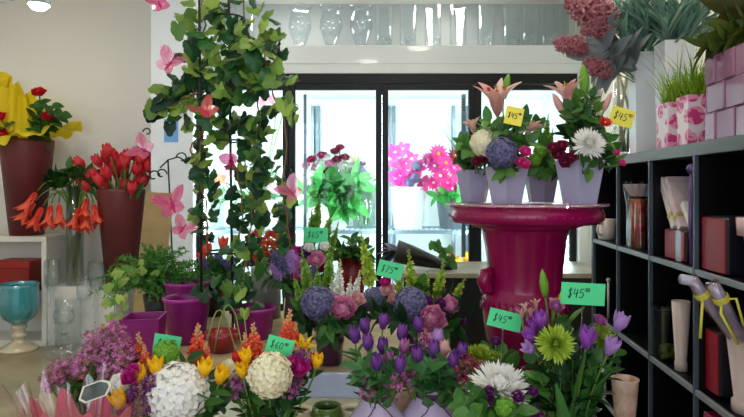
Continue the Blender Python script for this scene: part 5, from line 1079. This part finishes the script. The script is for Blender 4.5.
def slab(name, lab, cat, v, u, z, sx, sy, sz, rot, mat, stripes=None):
    o = on_shelf(name, lab, cat, v, u, z); M = Matrix.Rotation(rot, 4, 'X'); b = MB(); b.box((-sx/2, -sy/2, 0), (sx/2, sy/2, sz), 0, .002, M=M); b.build('body', mat, o)
    if stripes:
        b = MB(); b.box((-sx/2-.001, -sy/2-.001, sz*.2), (sx/2+.001, sy/2+.001, sz*.27), M=M); b.build('ribbon', stripes, o)
GOLD = plain('gold_ribbon', '#c9b44a', .35, .3)
slab('card_box', 'left white and pink card box leaning on the glossy red box', 'box', .12, 2.10, 1.2, .16, .03, .215, rad(-34), plain('white_pink_card', '#e3d2cf', .5, c2='#e9e4de', scale=14), GOLD)
slab('card_box', 'middle pale pink card box leaning beside the white one', 'box', .12, 2.045, 1.2, .16, .03, .215, rad(-36), plain('pink_card', '#d9b6bb', .5, c2='#e8d6d4', scale=14), GOLD)
slab('card_box', 'small white card box leaning lowest at the right of the cards', 'box', .11, 1.94, 1.2, .15, .022, .12, rad(-42), plain('white_card', '#e2dfd6', .5), GOLD)
pf = on_shelf('round_plate', 'grey blue round plate standing behind the leaning cards', 'plate', .24, 2.08, 1.2); b = MB(); b.lathe([(0, 0), (.06, 0), (.11, .012), (.108, .016), (.058, .005), (0, .005)], 40, M=Matrix.Translation((0, 0, .112)) @ Matrix.Rotation(rad(-78), 4, 'Y')); b.build('dish', plain('blue_grey_plate', '#4b5568', .3), pf)
wd = on_shelf('wand', 'thin purple wand sticking up at the right of the cards', 'wand', .02, 1.90, 1.091); b = MB(); b.tube([(0, 0, 0), (0, .01, .15), (.0, .0, .30)], .007, 7); b.ball((0, 0, .31), .018, 8, 6); b.build('stick', plain('purple_foil', '#6a4a86', .25, .4), wd)
def glossbox(v, u, z, w, d, h, lab, rz=0.):
    o = on_shelf('red_square_vase', lab, 'vase', v, u, z, rz); b = MB(); b.box((-d/2, -w/2, 0), (d/2, w/2, h), 0, .006); b.build('body', NAVY, o); b = MB(); b.box((-d/2-.004, -w/2+.004, .004), (-d/2, w/2-.004, h-.004), 0, .002); b.build('front', REDG, o)
    b = MB(); b.box((-d/2+.008, -w/2+.008, h), (d/2-.008, w/2-.008, h+.001)); b.build('top', plain('dark_inside', '#150508', .6), o)
glossbox(.11, 1.755, 1.091, .15, .18, .165, 'glossy red square vase in the upper right shelf cell')
pp = on_shelf('pink_pot', 'pale pink pot with wide collar cut off by the right picture edge', 'flower pot', .082, 1.585, 1.091); b = MB(); b.lathe([(0, 0), (.045, 0), (.06, .12), (.075, .122), (.078, .17), (.07, .17), (.05, .13), (0, .02)], 32, caps=False); b.build('body', plain('pale_pink_glaze', '#d9b3b4', .3, coat=.3), pp)
# middle row
gv = on_shelf('square_glass_vase', 'square clear glass vase with moss in the middle shelf row', 'vase', .05, 2.155, .721); b = MB(); b.lathe([(0, 0), (.062, 0), (.062, .19), (.057, .19), (.057, .01), (0, .01)], 4, smooth=False, caps=False, phase=PI/4); b.build('body', glassm('vase_glass', '#eaf5ee'), gv)
b = MB()
for k in range(60): b.ball((rf.uniform(-.034, .034), rf.uniform(-.034, .034), .016+rf.uniform(0, .03)), .009, 5, 4)
b.build('moss', petalm('moss_green', '#4f5a20', '#8a8a48', .8, .1), gv); gv.children[-1]['kind'] = 'stuff'
b = MB(); b.lathe([(.064, .18), (.068, .185), (.066, .2), (.06, .2)], 4, smooth=False, caps=False, phase=PI/4); b.build('rim', WATERG, gv)
def tpot(v, u, z, r0, r1, h, lab):
    o = on_shelf('cream_pot', lab, 'flower pot', v, u, z); b = MB(); b.lathe([(0, 0), (r0*1.15, 0), (r0*1.15, h*.12), (r0, h*.14), (r1, h), (r1*.92, h), (r0*.8, h*.16), (0, h*.16)], 32, caps=False); b.build('body', plain('cream_pink_glaze', '#cdb7ac', .35, c2='#d6c2b6', scale=3, coat=.2), o); return o
tpot(.04, 2.03, .721, .018, .030, .235, 'slim cream pot beside the square mossy glass vase'); glossbox(.075, 1.785, .726, .085, .09, .19, 'dark red square vase in the middle shelf row', 0)
bp_ = tpot(.075, 1.655, .721, .045, .066, .235, 'large cream pot holding wrapped flower cones at lower right')
for k, (x, y, Y, lab) in enumerate(((693, 281, 1.62, 'left cellophane cone with yellow ribbon leaning out of the cream pot'), (714, 286, 1.58, 'right cellophane cone with yellow ribbon leaning out of the cream pot'))):
    a = bp_.location+Vector((.0, .015-.03*k, .14)); o = thing('wrapped_flower_cone', lab, 'wrapped flower', a); e = P(x, y, Y)-a
    b = MB(); b.tube([e*0, e*.5, e*.8, e*1.0, e*1.08+Vector((-.02, 0, -.012))][:5 if k == 0 else 4], [.009, .013, .016, .016, .014, .009][:5 if k == 0 else 4], 9); b.build('paper', plain('mauve_paper', '#c2c0cc', .3, c2='#9c9aae', scale=20), o)
    b = MB(); b.tube([e*.02, e*.5, e*.85, e*1.04], [.011, .017, .020, .018], 9); b.build('cellophane', CEL, o)
    b = MB(); p = e*.82
    for q in range(3): b.lathe([(.019, -.004), (.022, 0), (.019, .004)], 14, M=Matrix.Translation(p+e.normalized()*.006*q) @ frame(e), caps=False)
    b.tube([p, p+Vector((-.02, -.03, -.03)), p+Vector((-.025+.05*k, -.03, -.11))], .004, 5); b.tube([p, p+Vector((.02, -.03, .01)), p+Vector((.04, -.03, -.06))], .004, 5); b.build('ribbon', plain('yellow_ribbon', '#d8cc4e', .4), o)
wc = on_shelf('white_card', 'white paper sleeve standing in the large cream pot at right', 'paper', .09, 1.50, .90); b = MB(); b.box((-.05, -.004, 0), (.05, .004, .16), 0, .001, M=Matrix.Rotation(rad(18), 4, 'X')); b.build('sleeve', plain('white_paper', '#cfd0d6', .6), wc)
mb_ = on_shelf('magenta_box', 'magenta box at the bottom right corner of the shelf', 'box', .10, 1.64, .356); b = MB(); b.box((-.09, -.15, 0), (.09, .15, .30), 0, .004); b.build('body', plain('magenta_card', '#8e1040', .4), mb_); b = MB(); b.box((-.094, -.154, .26), (.094, .154, .315), 0, .004); b.build('lid', plain('magenta_card', '#8e1040', .4), mb_)
# slender white stakes in the lower far cells
for px, y0, y1, lab in ((608.5, 280, 306, 'short white stake standing upright in the far shelf cell'), (603, 335, 392, 'folded white lattice fan standing in the low far shelf cell')):
    v, u = uv(px, 2.82); o = on_shelf('white_stake', lab, 'stake', v, u, .721 if y0 < 300 else .356); b = MB()
    h = EYE+(HY-y0)/F*2.82-o.location.z
    if y0 < 300: b.tube([(0, 0, 0), (0, 0, h)], .006, 6); b.ball((0, 0, h), .011, 7, 5)
    else:
        for k in range(5): b.box((-.006, -.03+.012*k, 0), (.006, -.022+.012*k, h-.01*abs(k-2)), 0, .001)
        for zz in [h*q/10 for q in range(1, 10)]: b.box((-.004, -.03, zz), (.004, .026, zz+.004))
    b.build('body', plain('white_plastic', '#c9c9c6', .4), o)
lathe_thing('marbled_pot', 'tall beige and pink marbled cup-shaped pot at lower right', 'flower pot', 625, 1.84, ZB, [(0, 0), (.022, 0), (.028, .1), (.04, .245), (.042, .25), (.037, .25), (.03, .2), (0, .05)], plain('marbled_beige', '#b98f7d', .4, c2='#e2cbb4', scale=20, detail=6))
finish_labels()
